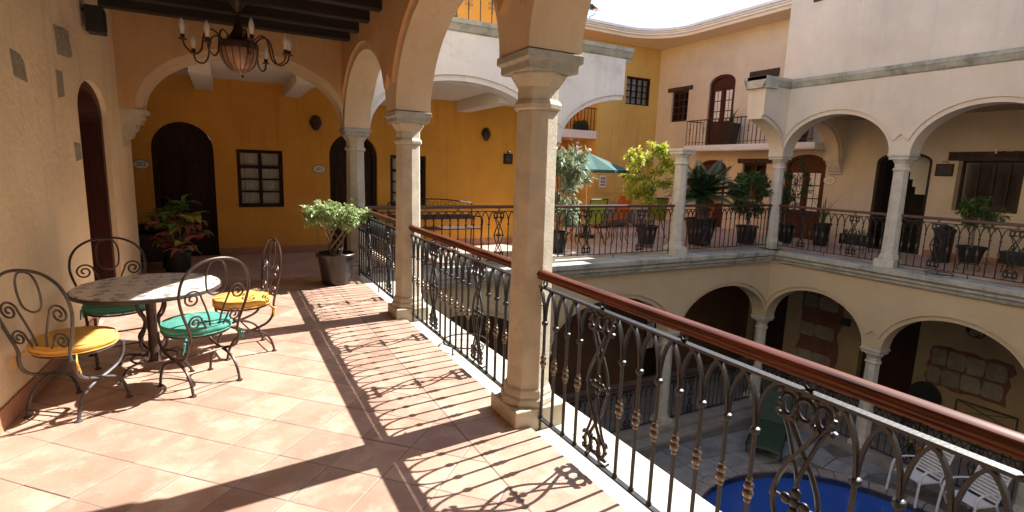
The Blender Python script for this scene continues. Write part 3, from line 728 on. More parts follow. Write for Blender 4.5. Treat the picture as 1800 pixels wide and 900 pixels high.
for k in range(32):
    y = 8.35+k*.1335; m = MB().tube([(12.93, y, 2.5), (12.93, y, 3.27)], .0095 if k % 4 else .014, 4)
    if k % 4 == 2: m.torus((12.93, y, 3.0), .04, .005, 'x', 10, 4); m.torus((12.93, y, 2.9), .03, .005, 'x', 10, 4)
    m.build('baluster', 'iron', bs, True)
# roof with a sweeping eave
path = [(5.8, 13.8), (11.3, 13.8)]+[(11.3+1.5*sin(a), 12.3+1.5*cos(a)) for a in [pi/2*i/14 for i in range(1, 15)]]+[(12.8, 8.19)]
poly = path+[(14.4, 8.19), (14.4, 16.4), (5.8, 16.4)]
XY = lambda u, v, w: (u, v, w)
rf = MB().wall(poly, [], 5.84, 5.93, XY).build('soffit', 'soffit', pw, True)
def off(pth, o):
    out = []
    for i, p in enumerate(pth):
        a = Vector(pth[max(0, i-1)]); b = Vector(pth[min(len(pth)-1, i+1)]); t = (b-a).normalized(); nrm = Vector((-t.y, t.x))*-1
        out.append((p[0]+nrm.x*o, p[1]+nrm.y*o))
    return out
er = MB().wall(off(path, .06)+[(14.5, 8.185), (14.5, 16.5), (5.79, 16.5)], [], 5.931, 5.99, XY)
er.wall(off(path, .11)+[(14.5, 8.186), (14.5, 16.5), (5.792, 16.5)], [], 5.991, 6.035, XY); er.wall(off(path, .17)+[(14.5, 8.187), (14.5, 16.5), (5.794, 16.5)], [], 6.036, 6.11, XY)
er.build('eave', 'roof_grey', pw, True)
gw = thing('gold_house', 'golden yellow house wall with small barred window, behind the parasol', 'building', (12.3, 14.6, 0))
GP = PY(14.6)
MB().wall([(11.02, -.3), (13.595, -.3), (13.595, 5.835), (11.02, 5.835)], [[(12.14, 3.93), (13.24, 3.93), (13.24, 4.85), (12.14, 4.85)]], 0, .3, GP).build('wall', 'plaster_gold', gw, True)
window(gw, GP, 12.141, 13.239, 3.931, 4.849, 4, 4, depth=.1, fr=.05, mun=.03)
MB().box(11.02, 11.25, 14.901, 16.2, -.3, 5.835).build('side_wall', 'plaster_gold', gw, True)
MB().box(5.6, 11.25, 16.2, 16.4, -.3, 5.835).build('back_wall', 'plaster_ochre', gw, True)
MB().box(11.02, 13.59, .9, 1.0, -.02, -.001, lambda u, v, w: (u, 14.6+w, v*.0+v)).build('dado_line', 'plaster_gold', gw, True)
bs = MB().box(7.5, 11.015, 14.62, 16.19, 2.69, 2.95).build('balcony', 'white_paint', gw, True, bevel=.01)
MB().box(7.5, 11.01, 14.66, 14.69, 3.66, 3.69).build('rail', 'iron', bs, True)
for k in range(26): MB().box(7.55+k*.135, 7.565+k*.135, 14.665, 14.685, 2.951, 3.66).build('baluster', 'iron', bs, True)
p = on_y(1022, 226, 14.8); e = thing('geranium_box', 'dark planter with red geraniums on the little yellow balcony', 'planter', (p.x, 14.85, 2.951))
MB().box(-.27, .27, -.09, .09, 0, .2).build('box', 'pot_black', e, bevel=.01); mb = MB()
for i in range(120):
    mb.leaf((random.uniform(-.24, .24), random.uniform(-.06, .06), .18), (random.uniform(-.6, .6), random.uniform(-.6, .6), random.uniform(.4, 1.5)), (0, 0, 1), random.uniform(.08, .2), .07)
mb.build('foliage', 'leaf_mid', e, fix=False); mb = MB()
for i in range(6): mb.ball((random.uniform(-.22, .2), -.04, random.uniform(.32, .55)), .035, 7, 5)
mb.build('flowers', 'flower_red', e)
p = on_y(1060, 319, 14.58); e = thing('wall_notice', 'white paper notice on the golden wall beside the parasol', 'sign', (p.x, 14.6, p.z-.2))
MB().box(-.14, .14, -.012, 0, 0, .4).build('board', 'white_paint', e); mb = MB()
for i in range(2):
    for j in range(3): mb.box(-.09+.1*i, -.01+.1*i, -.015, -.0122, .05+.11*j, .12+.11*j)
mb.build('print', 'steel', e)
p = on_y(1041, 330, 16.15); e = thing('wall_lantern', 'dark wall box in the recess under the little yellow balcony', 'sign', (p.x, 16.2, p.z-.15))
MB().box(-.14, .14, -.08, 0, 0, .34).build('box', 'black_sign', e, bevel=.01)
# flood lamp on the eave
p = on_y(1040, 26, 13.8); e = thing('flood_lamp', 'little flood lamp on an arm above the eave', 'lamp', (p.x-.02, 13.75, 6.11))
s_ = 1.0
MB().tube([(-.09, 0, 0), (-.09, 0, .07), (.08, 0, .16), (.08, 0, .2)], .018, 5).build('arm', 'steel', e)
MB().ball((-.02, 0, .36), (.11, .11, .09), 10, 6).build('housing', 'black_sign', e, smooth=True)
MB().lathe([(.03, 0), (.13, -.0), (.14, .01), (.1, .07)], 12, (.13, 0, .29)).build('reflector', 'copper', e); MB().tube([(-.1, 0, .3), (-.1, 0, .2), (.08, 0, .2), (.16, 0, .29)], .008, 4).build('yoke', 'steel', e)

# ------------------------------------------------------------------ lower storey and patio
LZ = -3.75
VL = -1.70
la = thing('lower_arcade', 'cream plaster lower arcade below the terrace ledge', 'wall', (6.5, 8.03, VL))
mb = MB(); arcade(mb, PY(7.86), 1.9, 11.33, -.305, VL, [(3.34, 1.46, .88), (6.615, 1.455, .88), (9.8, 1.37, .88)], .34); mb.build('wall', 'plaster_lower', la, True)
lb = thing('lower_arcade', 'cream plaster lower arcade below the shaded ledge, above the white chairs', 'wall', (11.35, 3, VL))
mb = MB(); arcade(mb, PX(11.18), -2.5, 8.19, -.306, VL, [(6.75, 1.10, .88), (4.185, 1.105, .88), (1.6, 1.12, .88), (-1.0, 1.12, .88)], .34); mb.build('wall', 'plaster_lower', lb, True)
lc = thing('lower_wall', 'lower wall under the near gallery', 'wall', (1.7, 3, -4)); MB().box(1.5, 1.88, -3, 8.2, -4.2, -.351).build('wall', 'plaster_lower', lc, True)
for i, (x, y, lab) in enumerate(((4.98, 8.03, 'lower column below the column with the broken-off arch'), (8.25, 8.03, 'lower column below the free-standing terrace column'), (11.35, 8.03, 'lower corner column of the patio'),
                 (11.35, 5.47, 'lower column behind the white patio chairs'), (11.35, 2.9, 'lower column past the white patio chairs'), (11.35, .3, 'lower column at the far end of the patio'))):
    copy_thing(cf, (x, y, LZ-.07), 0, lab, 'lower columns')
structure('lower_gallery_floor', MB().box(1.9, 13.6, 7.72, 10.2, -4.3, LZ-.05).box(11.12, 13.6, -3, 7.72, -4.3, LZ-.051).box(1.9, 11.119, 7.45, 7.719, -4.3, LZ-.14), 'coping', bevel=.012)
lw2 = thing('lower_back_wall', 'wall coloured dark brown for deep shade inside the lower arcade below the terrace', 'wall', (6, 10.1, LZ))
LB = PY(10.1)
MB().wall([(1.5, -4.2), (13.9, -4.2), (13.9, -.36), (1.5, -.36)], [arch_open(9.55, 10.6, LZ-.04, -1.75, .2)], 0, .3, LB).build('wall', 'plaster_shade_brown', lw2, True)
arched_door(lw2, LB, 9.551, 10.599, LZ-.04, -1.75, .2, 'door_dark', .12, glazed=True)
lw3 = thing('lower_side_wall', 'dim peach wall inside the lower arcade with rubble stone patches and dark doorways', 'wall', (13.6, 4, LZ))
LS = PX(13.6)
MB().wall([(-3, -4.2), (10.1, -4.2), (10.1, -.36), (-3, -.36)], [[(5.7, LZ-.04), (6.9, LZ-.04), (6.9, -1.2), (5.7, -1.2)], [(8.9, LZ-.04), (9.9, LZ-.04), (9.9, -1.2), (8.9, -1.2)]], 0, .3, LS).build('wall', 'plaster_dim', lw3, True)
for a, b in ((5.7, 6.9), (8.9, 9.9)): MB().box(a+.001, b-.001, LZ-.03, -1.201, .18, .26, LS).build('door', 'door_dark', lw3, True)
def rubble(y0, y1, z0, z1, cols, rows, seed):
    R = random.Random(seed); H_ = (z1-z0)/rows
    ed = [(y0-.06+(y1-y0+.12)*i/9, z0-.03+R.uniform(-.05, .03)) for i in range(10)]+[(y1+.06+R.uniform(-.05, .08), z0+(z1-z0)*i/6) for i in range(1, 6)]+[(y1+.06-(y1-y0+.12)*i/9, z1+.03+R.uniform(-.03, .05)) for i in range(10)]+[(y0-.06+R.uniform(-.08, .05), z1-(z1-z0)*i/6) for i in range(1, 6)]
    MB().wall(ed, [], -.022, .02, LS).build('mortar_bed', 'brick_red', lw3, True)
    for r in range(rows):
        u = y0+R.uniform(-.1, .05)
        if r % 2 == 1 and rows > 2:
            n = int((y1-y0)/.2)
            for k in range(n):
                MB().box(y0+k*.2+.008, y0+k*.2+.192, z0+r*H_+.01, z0+(r+1)*H_-.012, -.03-R.uniform(0, .012), .02, LS).build('brick', 'brick_red', lw3, True, bevel=.008)
            continue
        for k in range(cols):
            wd_ = (y1-y0)/cols*R.uniform(.85, 1.15)
            a = u+.004; b = u+wd_-.004; c0_, c1_ = z0+r*H_+.02, z0+(r+1)*H_-.02
            pl = [(a+(b-a)*x+R.uniform(-.02, .02), c0_+(c1_-c0_)*z+R.uniform(-.015, .015)) for x, z in ((.08, 0), (.9, 0), (1, .2), (1, .85), (.9, 1), (.1, 1), (0, .8), (0, .2))]
            MB().wall(pl, [], -.035-R.uniform(0, .02), .02, LS).build('stone', 'rubble', lw3, True, bevel=.015); u += wd_
rubble(4.1, 5.35, -2.75, -1.95, 4, 2, 3); rubble(7.5, 8.4, -3.3, -1.4, 2, 5, 5)
for k in range(4): MB().box(4.15+k*.3, 4.44+k*.3, -2.36, -2.31, -.03, .02, LS).build('brick', 'brick_red', lw3, True, bevel=.006)
MB().box(7.18, 7.42, -2.02, -1.82, -.03, 0, LS).build('name_board', 'black_sign', lw3, True)
# patio and pool
PZ = -3.95; PC = (8.0, 3.62); PR = 2.38
n = 56; circ = [(PC[0]+PR*cos(2*pi*i/n), PC[1]+PR*sin(2*pi*i/n)) for i in range(n)]; circ2 = [(PC[0]+(PR+.22)*cos(2*pi*i/n), PC[1]+(PR+.22)*sin(2*pi*i/n)) for i in range(n)]
pt = structure('patio', MB().wall([(1.89, -3), (11.119, -3), (11.119, 7.449), (1.89, 7.449)], [list(reversed(circ))], -4.25, PZ-.012, XY), 'mortar')
pool = thing('swimming_pool', 'round blue swimming pool sunk in the flagstone patio', 'pool', (PC[0], PC[1], -5))
MB().wall(circ, [], -5.0, -4.95, XY).lathe([(PR, -4.95), (PR, PZ-.02)], n, (PC[0], PC[1], 0), caps=False).build('basin', 'pool_wall', pool, True, fix=False)
for i in range(n):
    a0, a1 = 2*pi*i/n+.004, 2*pi*(i+1)/n-.004
    MB().wall([(PC[0]+r*cos(a), PC[1]+r*sin(a)) for r, a in ((PR-.02, a0), (PR+.21, a0), (PR+.21, a1), (PR-.02, a1))], [], PZ-.03, PZ+.018, XY).build('coping_stone', 'coping', pool, True, bevel=.008)
wt = structure('water', MB().wall([(PC[0]+(PR-.004)*cos(2*pi*i/n), PC[1]+(PR-.004)*sin(2*pi*i/n)) for i in range(n)], [], PZ-.5, PZ-.14, XY), 'water')
R = random.Random(11); gx = [2+.62*i for i in range(16)]; gy = [-.6+.6*j for j in range(14)]
J = {(i, j): (gx[i]+R.uniform(-.13, .13), gy[j]+R.uniform(-.13, .13)) for i in range(16) for j in range(14)}
for i in range(15):
    for j in range(13):
        q = [J[i, j], J[i+1, j], J[i+1, j+1], J[i, j+1]]
        cx = sum(p[0] for p in q)/4; cy = sum(p[1] for p in q)/4
        if cx > 11.0 or cy > 7.35: continue
        if any((p[0]-PC[0])**2+(p[1]-PC[1])**2 < (PR+.23)**2 for p in q): 
            if (cx-PC[0])**2+(cy-PC[1])**2 < (PR+.36)**2: continue
            q = [p if (p[0]-PC[0])**2+(p[1]-PC[1])**2 >= (PR+.23)**2 else tuple(Vector(PC)+(Vector(p)-Vector(PC)).normalized()*(PR+.235)) for p in q]
        q = [(min(p[0], 11.1), min(p[1], 7.43)) for p in q]
        q = [(cx+(p[0]-cx)*.965, cy+(p[1]-cy)*.965) for p in q]
        z = PZ+R.uniform(-.004, .004)
        MB().wall(q, [], -.02, z-PZ, lambda u, v, w, cx=cx, cy=cy: (u-cx, v-cy, w)).build('flagstone', 'flag', pt, loc=(cx, cy, PZ), bevel=.006)
sw = thing('unseen_court_wall', 'unseen plain wall, made tall to cut sky light, closing the courtyard past the pool', 'wall', (6, -3.2, -4)); MB().box(1.9, 14, -3.5, -3.01, -4.2, 8.6).build('wall', 'plaster_pale', sw, True)  # unseen side of the court, set near and tall to darken it

# ------------------------------------------------------------------ wrought iron railings with wooden handrails
SP = .135
def baluster_mesh(iron='iron', simple=False):
    m = MB(); k = 4 if simple else 6
    m.tube([(0, 0, .045), (0, 0, .66)], .0100, k)
    m.lathe([(.010, .046), (.015, .05), (.015, .058), (.009, .066)], 8)
    m.lathe([(.011, .652), (.0195, .658), (.021, .667), (.0195, .676), (.011, .682)], 8)
    for s in (-1, 1):
        q = []
        for i in range(9):
            t = i/8; a = t*pi/2
            q.append((s*(SP*.64)*(1-cos(a)), s*.003, .675+.208*sin(a)))
        m.tube(q, .0130, 4, flat=.62)
    return m
def knuckle_mesh():
    return MB().lathe([(.008, .372), (.013, .376), (.0145, .384), (.011, .391), (.0185, .398), (.0215, .410), (.0185, .422), (.012, .428), (.0185, .434), (.0205, .443), (.0175, .452), (.010, .459), (.0135, .466), (.013, .473), (.008, .478)], 8)
def panel_mesh():
    m = MB()
    def cluster(zc, s=1):
        for x, sx in ((-.062, .72), (0, 1), (.062, .72)):
            m.torus((x, 0, zc), .034, .0105, 'y', 14, 5, sx, 1.15)
        for x in (-.094, -.033, .033, .094):
            m.ball((x, 0, zc), .014, 6, 4)
            for dz in (-.045, .045): m.ball((x*.98, 0, zc+dz), .0125, 6, 4)
        for sx_ in (-1, 1):
            for dz in (-1, 1):
                m.tube([(sx_*.033, 0, zc+dz*.045), (sx_*.065, 0, zc+dz*.052), (sx_*.096, 0, zc+dz*.045), (sx_*.104, 0, zc+dz*.03)], .009, 4)
        m.tube([(-.094, 0, zc+.05*s), (.094, 0, zc+.05*s)], .005, 4)
    cluster(.822); cluster(.135, -1)
    for s in (-1, 1):
        q = []
        for i in range(25):                             # outer bars: cross, bulge to a lens, cross again
            t = i/24; z = .775-.60*t
            x = s*(-.055+.0) if i == 0 else s*(.080*sin(pi*(t-.16)/.68) if .16 <= t <= .84 else -.055*(abs(t-.5)-.34)/.16)
            q.append((x, s*.0045, z))
        m.tube(q, .0098, 5)
        q = [(s*.0, -s*.003, .55), (s*.012, -s*.003, .60), (s*.035, -s*.003, .67), (s*.060, -s*.003, .74), (s*.075, 0, .775)]
        m.tube(q, .0082, 5)
        q = [(s*.0, -s*.003, .41), (s*.012, -s*.003, .36), (s*.035, -s*.003, .29), (s*.060, -s*.003, .22), (s*.075, 0, .185)]
        m.tube(q, .0082, 5)
    for a, b in ((0, 0), (.034, 0), (-.034, 0), (0, .036), (0, -.036)): m.ball((a, 0, .48+b), (.021, .013, .021), 8, 5)
    for s in (-1, 1):
        m.ball((s*.086, 0, .48), (.012, .013, .022), 7, 5); m.ball((0, 0, .48+s*.068), (.009, .009, .016), 6, 4)
        m.tube([(s*.034, 0, .48), (s*.086, 0, .48)], .006, 4)
        m.tube([(s*.03, 0, .09), (s*.05, 0, .06), (s*.085, -.012, .05), (s*.09, -.035, .062)], .007, 4)
    return m
BAL = baluster_mesh().mesh('baluster', True); BAL.materials.append(M_('iron'))
KNU = knuckle_mesh().mesh('knuckle', True); KNU.materials.append(M_('iron_knuckle'))
PAN = panel_mesh().mesh('scroll_panel', True); PAN.materials.append(M_('iron'))
RNG = MB().torus((0, 0, .9185), .0185, .0065, 'y', 12, 5).mesh('spacer_ring', True); RNG.materials.append(M_('iron'))
def hook_mesh():
    m = MB(); q = [(0, 0, .80), (-.004, 0, .86), (-.006, 0, .93), (-.012, 0, .985), (-.035, 0, 1.0), (-.052, 0, .985), (-.05, 0, .968)]
    m.tube(q, [.006, .009, .011, .011, .010, .008, .004], 6)
    m.tube([(0, 0, .80), (.012, 0, .775), (.03, 0, .77)], [.006, .006, .003], 5)
    return m
HOOK = hook_mesh().mesh('end_hook', True); HOOK.materials.append(M_('iron'))
def rail_prof():
    P = [(-.034, .931), (-.020, .931), (-.018, .936), (.018, .936), (.020, .931), (.034, .931), (.036, .940), (.033, .945), (.041, .952), (.041, .964), (.036, .970), (.034, .976), (.018, .983), (-.018, .983), (-.034, .976), (-.036, .970), (-.041, .964), (-.041, .952), (-.033, .945), (-.036, .940)]
    return [(w*.80, v+.010) for w, v in P]
def railing(label, a, b, d, wood='rail_wood', group=None, z=0, knuckles=True):
    a = Vector(a); b = Vector(b); L = (b-a).length; rz = atan2((b-a).y, (b-a).x)
    e = thing('iron_railing', label, 'railing', (a.x, a.y, z), rz, group)
    MB().prism(rail_prof(), -.012, L+.012, lambda u, v, w: (u, w, v)).build('handrail', wood, e, smooth=True)
    MB().box(0, L, -.019, .019, .884, .896).build('top_bar', 'iron', e, bevel=.002)
    MB().box(0, L, -.016, .016, .036, .048).build('bottom_bar', 'iron', e, bevel=.002)
    c1, c2 = L/2-d, L/2+d; hw = .118
    for c in (c1, c2): link('scroll_panel', PAN, e, (c, 0, 0))
    for s0, s1 in ((0, c1-hw), (c1+hw, c2-hw), (c2+hw, L)):
        n = max(1, round((s1-s0)/SP)); s = (s1-s0)/n
        for k in range(n):
            ob = link('baluster', BAL, e, (s0+s*(k+.5), 0, 0)); ob.scale = (s/SP, 1, 1)
            if knuckles: link('knuckle', KNU, ob)
    for x in (.05, c1, L/2, c2, L-.05): link('spacer_ring', RNG, e, (x, 0, 0))
    h = link('end_hook', HOOK, e, (.0, 0, 0)); h2 = link('end_hook', HOOK, e, (L, 0, 0)); h2.rotation_euler = (0, 0, pi)
    MB().tube([(.06, 0, .05), (.06, 0, -.04)], .008, 5).tube([(L-.06, 0, .05), (L-.06, 0, -.04)], .008, 5).tube([(L/2, 0, .05), (L/2, 0, -.04)], .008, 5).build('foot', 'iron', e)
    return e
cs = .125
railing('black iron railing with polished red-brown handrail beside the pool view', (1.7, .26+cs), (1.7, 2.86-cs), .56, group='gallery railings')
railing('black iron railing bay between the two sandstone columns', (1.7, 2.86+cs), (1.7, 5.47-cs), .50, group='gallery railings')
railing('black iron railing bay beside the potted ficus', (1.7, 5.47+cs), (1.7, 8.03-cs), .50, group='gallery railings')
railing('iron railing in front of the ochre wall and bench', (1.7+cs, 8.03), (4.98-cs, 8.03), .75, 'rail_wood_dark', 'terrace railings')
railing('iron railing in front of the green parasol', (4.98+cs, 8.03), (8.25-cs, 8.03), .66, 'rail_wood_dark', 'terrace railings')
railing('iron railing in front of the cycad and round shrub', (8.25+cs, 8.03), (11.35-cs, 8.03), .69, 'rail_wood_dark', 'terrace railings')
railing('iron railing under the narrower shaded arch', (11.35, 8.03-cs), (11.35, 5.47+cs), .55, 'rail_wood_dark', 'shaded railings')
railing('iron railing under the wide shaded arch with the potted shrub', (11.35, 5.47-cs), (11.35, 2.9+cs), .55, 'rail_wood_dark', 'shaded railings')
railing('dim iron railing under the deep lower arch', (4.98+cs, 8.03), (8.25-cs, 8.03), .66, 'rail_wood_dark', 'lower railings', LZ-.05)
railing('dim iron railing under the lower arch by the patio corner', (8.25+cs, 8.03), (11.35-cs, 8.03), .69, 'rail_wood_dark', 'lower railings', LZ-.05)
railing('dim iron railing under the lower arch with rubble stone wall', (11.35, 8.03-cs), (11.35, 5.47+cs), .55, 'rail_wood_dark', 'lower railings', LZ-.05)
railing('dim iron railing behind the white patio chairs', (11.35, 5.47-cs), (11.35, 2.9+cs), .55, 'rail_wood_dark', 'lower railings', LZ-.05)
# iron pot rings fixed outside the railing
def pot_ring(loc, label):
    e = thing('pot_ring', label, 'plant stand', loc, group='iron pot rings')
    m = MB().torus((0, 0, .05), .21, .008, 'z', 28, 5); m.build('ring', 'iron', e, smooth=True)
    m = MB()
    for k in range(3):
        a = 2*pi*k/3+.5; m.tube([(.21*cos(a), .21*sin(a), .05), (.205*cos(a), .205*sin(a), .0)], .007, 5)
    m.build('leg', 'iron', e)
pot_ring((1.905, 4.35, -.04), 'empty iron pot ring on the cream ledge between the sandstone columns')
pot_ring((11.19, 4.55, -.04), 'empty iron pot ring on the grey ledge under the potted shrub')

# ------------------------------------------------------------------ bistro chairs and table
def spiral(cx, cz, r0, turns, a0, s, y=0, n=22, inner=.18):
    q = []
    for i in range(n+1):
        t = i/n; r = r0*(1-(1-inner)*t); a = a0+s*turns*2*pi*t; q.append((cx+r*cos(a), y, cz+r*sin(a)))
    return q
SEATZ = .40
def bistro_chair(label, loc, heading, iron, cushion, group='wrought iron bistro chairs'):
    """local +Y is the way the chair faces"""
    e = thing('bistro_chair', label, 'chair', (loc[0], loc[1], 0), heading, group)
    tk = .0085
    # seat ring and cushion
    MB().torus((0, .01, SEATZ), .205, .008, 'z', 26, 6).tube([(-.2, 0, SEATZ), (.2, 0, SEATZ)], .006, 4).tube([(0, -.19, SEATZ), (0, .21, SEATZ)], .006, 4).build('seat_frame', iron, e, smooth=True)
    n = 32; prof = [(.0, .004), (.17, .004), (.208, .012), (.224, .030), (.226, .045), (.215, .062), (.17, .072), (.08, .077), (0, .078)]
    m = MB(); m.lathe([(max(r, .002), z) for r, z in prof], n)
    R = random.Random(hash(label) % 999); ph = R.uniform(0, 6)
    m.v = [(x*(1+.018*sin(5*atan2(y, x)+ph)), y*(1+.018*sin(7*atan2(y, x)+ph)), z+(.004*sin(9*atan2(y, x)+ph) if z > .03 else 0)) for x, y, z in m.v]
    c = m.build('cushion', cushion, e, smooth=True, loc=(0, .01, SEATZ+.006))
    MB().torus((0, 0, .012), .219, .0045, 'z', 30, 5).torus((0, 0, .062), .216, .004, 'z', 30, 5).build('piping', cushion, c, smooth=True)
    for sx in (-1, 1):
        m = MB()
        for k in range(3): m.tube([(sx*.17, -.16, .01), (sx*(.19+.01*k), -.185-.008*k, -.02), (sx*(.18+.02*k), -.19, -.07-.012*k)], [.004, .007, .005], 4)
        m.build('tie', cushion, c)
    # hoop back
    q = []
    W = [(.17, SEATZ-.02), (.172, SEATZ+.03), (.185, SEATZ+.08), (.218, SEATZ+.17), (.243, SEATZ+.26), (.25, SEATZ+.33), (.235, SEATZ+.41), (.195, SEATZ+.475), (.13, SEATZ+.52), (.065, SEATZ+.54), (0, SEATZ+.545)]
    def lean(z): return -.19-.13*max(0, z-SEATZ)
    pts = [(x, lean(z), z) for x, z in W]; pts = pts+[(-x, y, z) for x, y, z in reversed(pts[:-1])]
    MB().tube(smooth_path(pts, 3), .0095, 7).build('back_hoop', iron, e, smooth=True)
    m = MB()
    L = [(0, SEATZ+.535), (.045, SEATZ+.52), (.07, SEATZ+.46), (.072, SEATZ+.38), (.055, SEATZ+.315), (0, SEATZ+.29)]
    lp = [(x, lean(z), z) for x, z in L]; lp = lp+[(-x, y, z) for x, y, z in reversed(lp[1:-1])]
    m.tube(smooth_path(lp, 3, True), .0065, 5, True); m.build('back_loop', iron, e, smooth=True)
    for s in (-1, 1):
        m = MB()
        for (cz, r0, zt) in ((SEATZ+.285, .062, .0), (SEATZ+.115, .052, .0)):
            cx = s*(.235-r0-.012 if cz > SEATZ+.2 else .196-r0-.004)
            sp = spiral(cx, cz, r0, 1.75, pi if s > 0 else 0, 1 if s < 0 else -1)
            arm = [(s*.022, 0, SEATZ-.005), (s*.045, 0, SEATZ+.5*(cz-SEATZ))] if cz > SEATZ+.2 else [(s*.03, 0, SEATZ-.005), (s*.05, 0, SEATZ+.35*(cz-SEATZ))]
            q = arm+sp; m.tube([(x, lean(z)+.002, z) for x, _, z in smooth_path(q, 2)], .0068, 5)
        m.build('back_scroll', iron, e, smooth=True)
    # curule legs, one crossed pair at each side
    for s in (-1, 1):
        for f in (-1, 1):
            y = [(-.185, SEATZ-.005), (-.178, .325), (-.135, .265), (-.06, .232), (.0, .215), (.065, .195), (.125, .155), (.165, .085), (.182, .008)]
            m = MB().tube(smooth_path([(s*.178+f*s*.006, f*a, b) for a, b in y], 3), .0105, 6)
            m.lathe([(.022, 0), (.022, .006), (.012, .012)], 8, (s*.178+f*s*.006, f*.182, 0)); m.build('leg', iron, e, smooth=True)
    MB().tube([(-.178, 0, .215), (.178, 0, .215)], .007, 5).build('stretcher', iron, e); MB().tube([(-.18, -.178, .045), (.18, -.178, .045)], .005, 5).build('stretcher', iron, e)
    return e
def smooth_path(P, k, closed=False):
    P = [Vector(p) for p in P]; n = len(P); out = []
    for i in range(n if closed else n-1):
        p0 = P[(i-1) % n] if (closed or i > 0) else P[0]; p1 = P[i]; p2 = P[(i+1) % n]; p3 = P[(i+2) % n] if (closed or i+2 < n) else P[-1]
        for j in range(k):
            t = j/k
            out.append(.5*((2*p1)+(-p0+p2)*t+(2*p0-5*p1+4*p2-p3)*t*t+(-p0+3*p1-3*p2+p3)*t**3))
    if not closed: out.append(P[-1])
    return out
def head(dx, dy): return atan2(dy, dx)-pi/2
bistro_chair('iron bistro chair with yellow cushion set against the cream wall', (-.895, 4.13), head(.56, .83), 'iron_grey', 'cushion_yellow')
bistro_chair('iron bistro chair with sunlit green cushion standing clear of the wall', (-.22, 4.25), head(-.56, .83), 'iron_brown', 'cushion_green')
bistro_chair('iron bistro chair with sunlit yellow cushion, its back to the railing', (.09, 4.90), head(-.97, -.2), 'iron_brown', 'cushion_yellow')
bistro_chair('iron bistro chair with dark green cushion tucked under the table near the brown door', (-.80, 5.08), head(.30, -.95), 'iron_brown', 'cushion_green')
TC = (-.54, 4.70)
t = thing('bistro_table', 'round table with pale patterned tile top on a scrolled iron foot', 'table', (TC[0], TC[1], 0))
MB().lathe([(.46, .640), (.468, .645), (.468, .654), (.462, .6595)], 48).build('table_top', 'mosaic', t)
MB().lathe([(.44, .622), (.474, .622), (.477, .63), (.477, .648), (.469, .6485), (.469, .6395), (.44, .6395)], 48, caps=False).build('rim', 'mosaic_rim', t, smooth=True)
MB().lathe([(.035, .05), (.05, .06), (.038, .08), (.032, .3), (.036, .55), (.06, .60), (.16, .612), (.16, .6215)], 14).build('post', 'iron_brown', t, smooth=True)
for k in range(4):
    a = pi/4+k*pi/2+.15
    prf = [(.05, .59), (.10, .575), (.125, .52), (.10, .45), (.06, .40), (.075, .32), (.12, .25), (.10, .19), (.055, .15), (.075, .10), (.16, .095), (.24, .085), (.285, .045), (.31, .008)]
    MB().tube(smooth_path([(r*cos(a), r*sin(a), z) for r, z in prf], 3), .0105, 6).lathe([(.02, 0), (.02, .006), (.01, .012)], 8, (.31*cos(a), .31*sin(a), 0)).build('leg', 'iron_brown', t, smooth=True)
MB().torus((0, 0, .095), .15, .008, 'z', 26, 5).build('foot_ring', 'iron_brown', t, smooth=True)

# ------------------------------------------------------------------ chandelier under the beams
p = on_y(421, 100, 6.23); cl = thing('chandelier', 'bronze chandelier with ribbed copper bowl, curled arms and candle bulbs', 'chandelier', (p.x, 6.23, 2.43))
MB().lathe([(.02, .725), (.075, .72), (.07, .70), (.04, .66), (.03, .62), (.034, .615), (.034, .60), (.022, .595), (.028, .52), (.055, .44), (.10, .38), (.125, .35), (.14, .33)], 20, caps=True).build('stem', 'bronze', cl, smooth=True)
MB().lathe([(.145, .335), (.178, .335), (.182, .31), (.178, .27), (.145, .27)], 28).build('band', 'bronze', cl, smooth=True)
bp_ = [(.172, .2695), (.172, .235), (.160, .18), (.135, .125), (.10, .085), (.065, .065), (.03, .058), (.028, .045), (.01, .03)]
MB().lathe(bp_, 28).build('bowl', 'copper', cl, smooth=True)
m = MB()
for k in range(16):
    a = 2*pi*k/16; m.tube([((r+.002)*cos(a), (r+.002)*sin(a), z) for r, z in bp_[:6]], .005, 4)
m.build('ribs', 'bronze', cl); MB().lathe([(.004, 0), (.012, .01), (.006, .03)], 8, (.02, 0, 0)).build('finial', 'bronze', cl)
for k in range(8):
    a = 2*pi*k/8+.2; up = .0 if k % 2 else .06
    prf = [(.13, .33), (.22, .40+up*.3), (.285, .38+up*.4), (.315, .30+up*.4), (.335, .19+up*.5), (.39, .135+up*.6), (.465, .16+up), (.487, .225+up)]
    ar = MB().tube(smooth_path([(r*cos(a), r*sin(a), z) for r, z in prf], 3), .0085, 6).build('arm', 'bronze', cl, smooth=True)
    cx, cy, cz = .487*cos(a), .487*sin(a), .225+up
    MB().lathe([(.01, 0), (.038, .004), (.04, .010), (.018, .014), (.02, .045), (.018, .05)], 12, (cx, cy, cz)).build('socket', 'bronze', ar, smooth=True)
    MB().lathe([(.017, .0505), (.018, .085), (.024, .105), (.025, .13), (.018, .165), (.006, .195), (.001, .2)], 12, (cx, cy, cz)).build('bulb', 'bulb', ar, smooth=True)
MB().tube([(0, 0, .72), (0, 0, .7255)], .05, 10).build('ceiling_rose', 'bronze', cl)

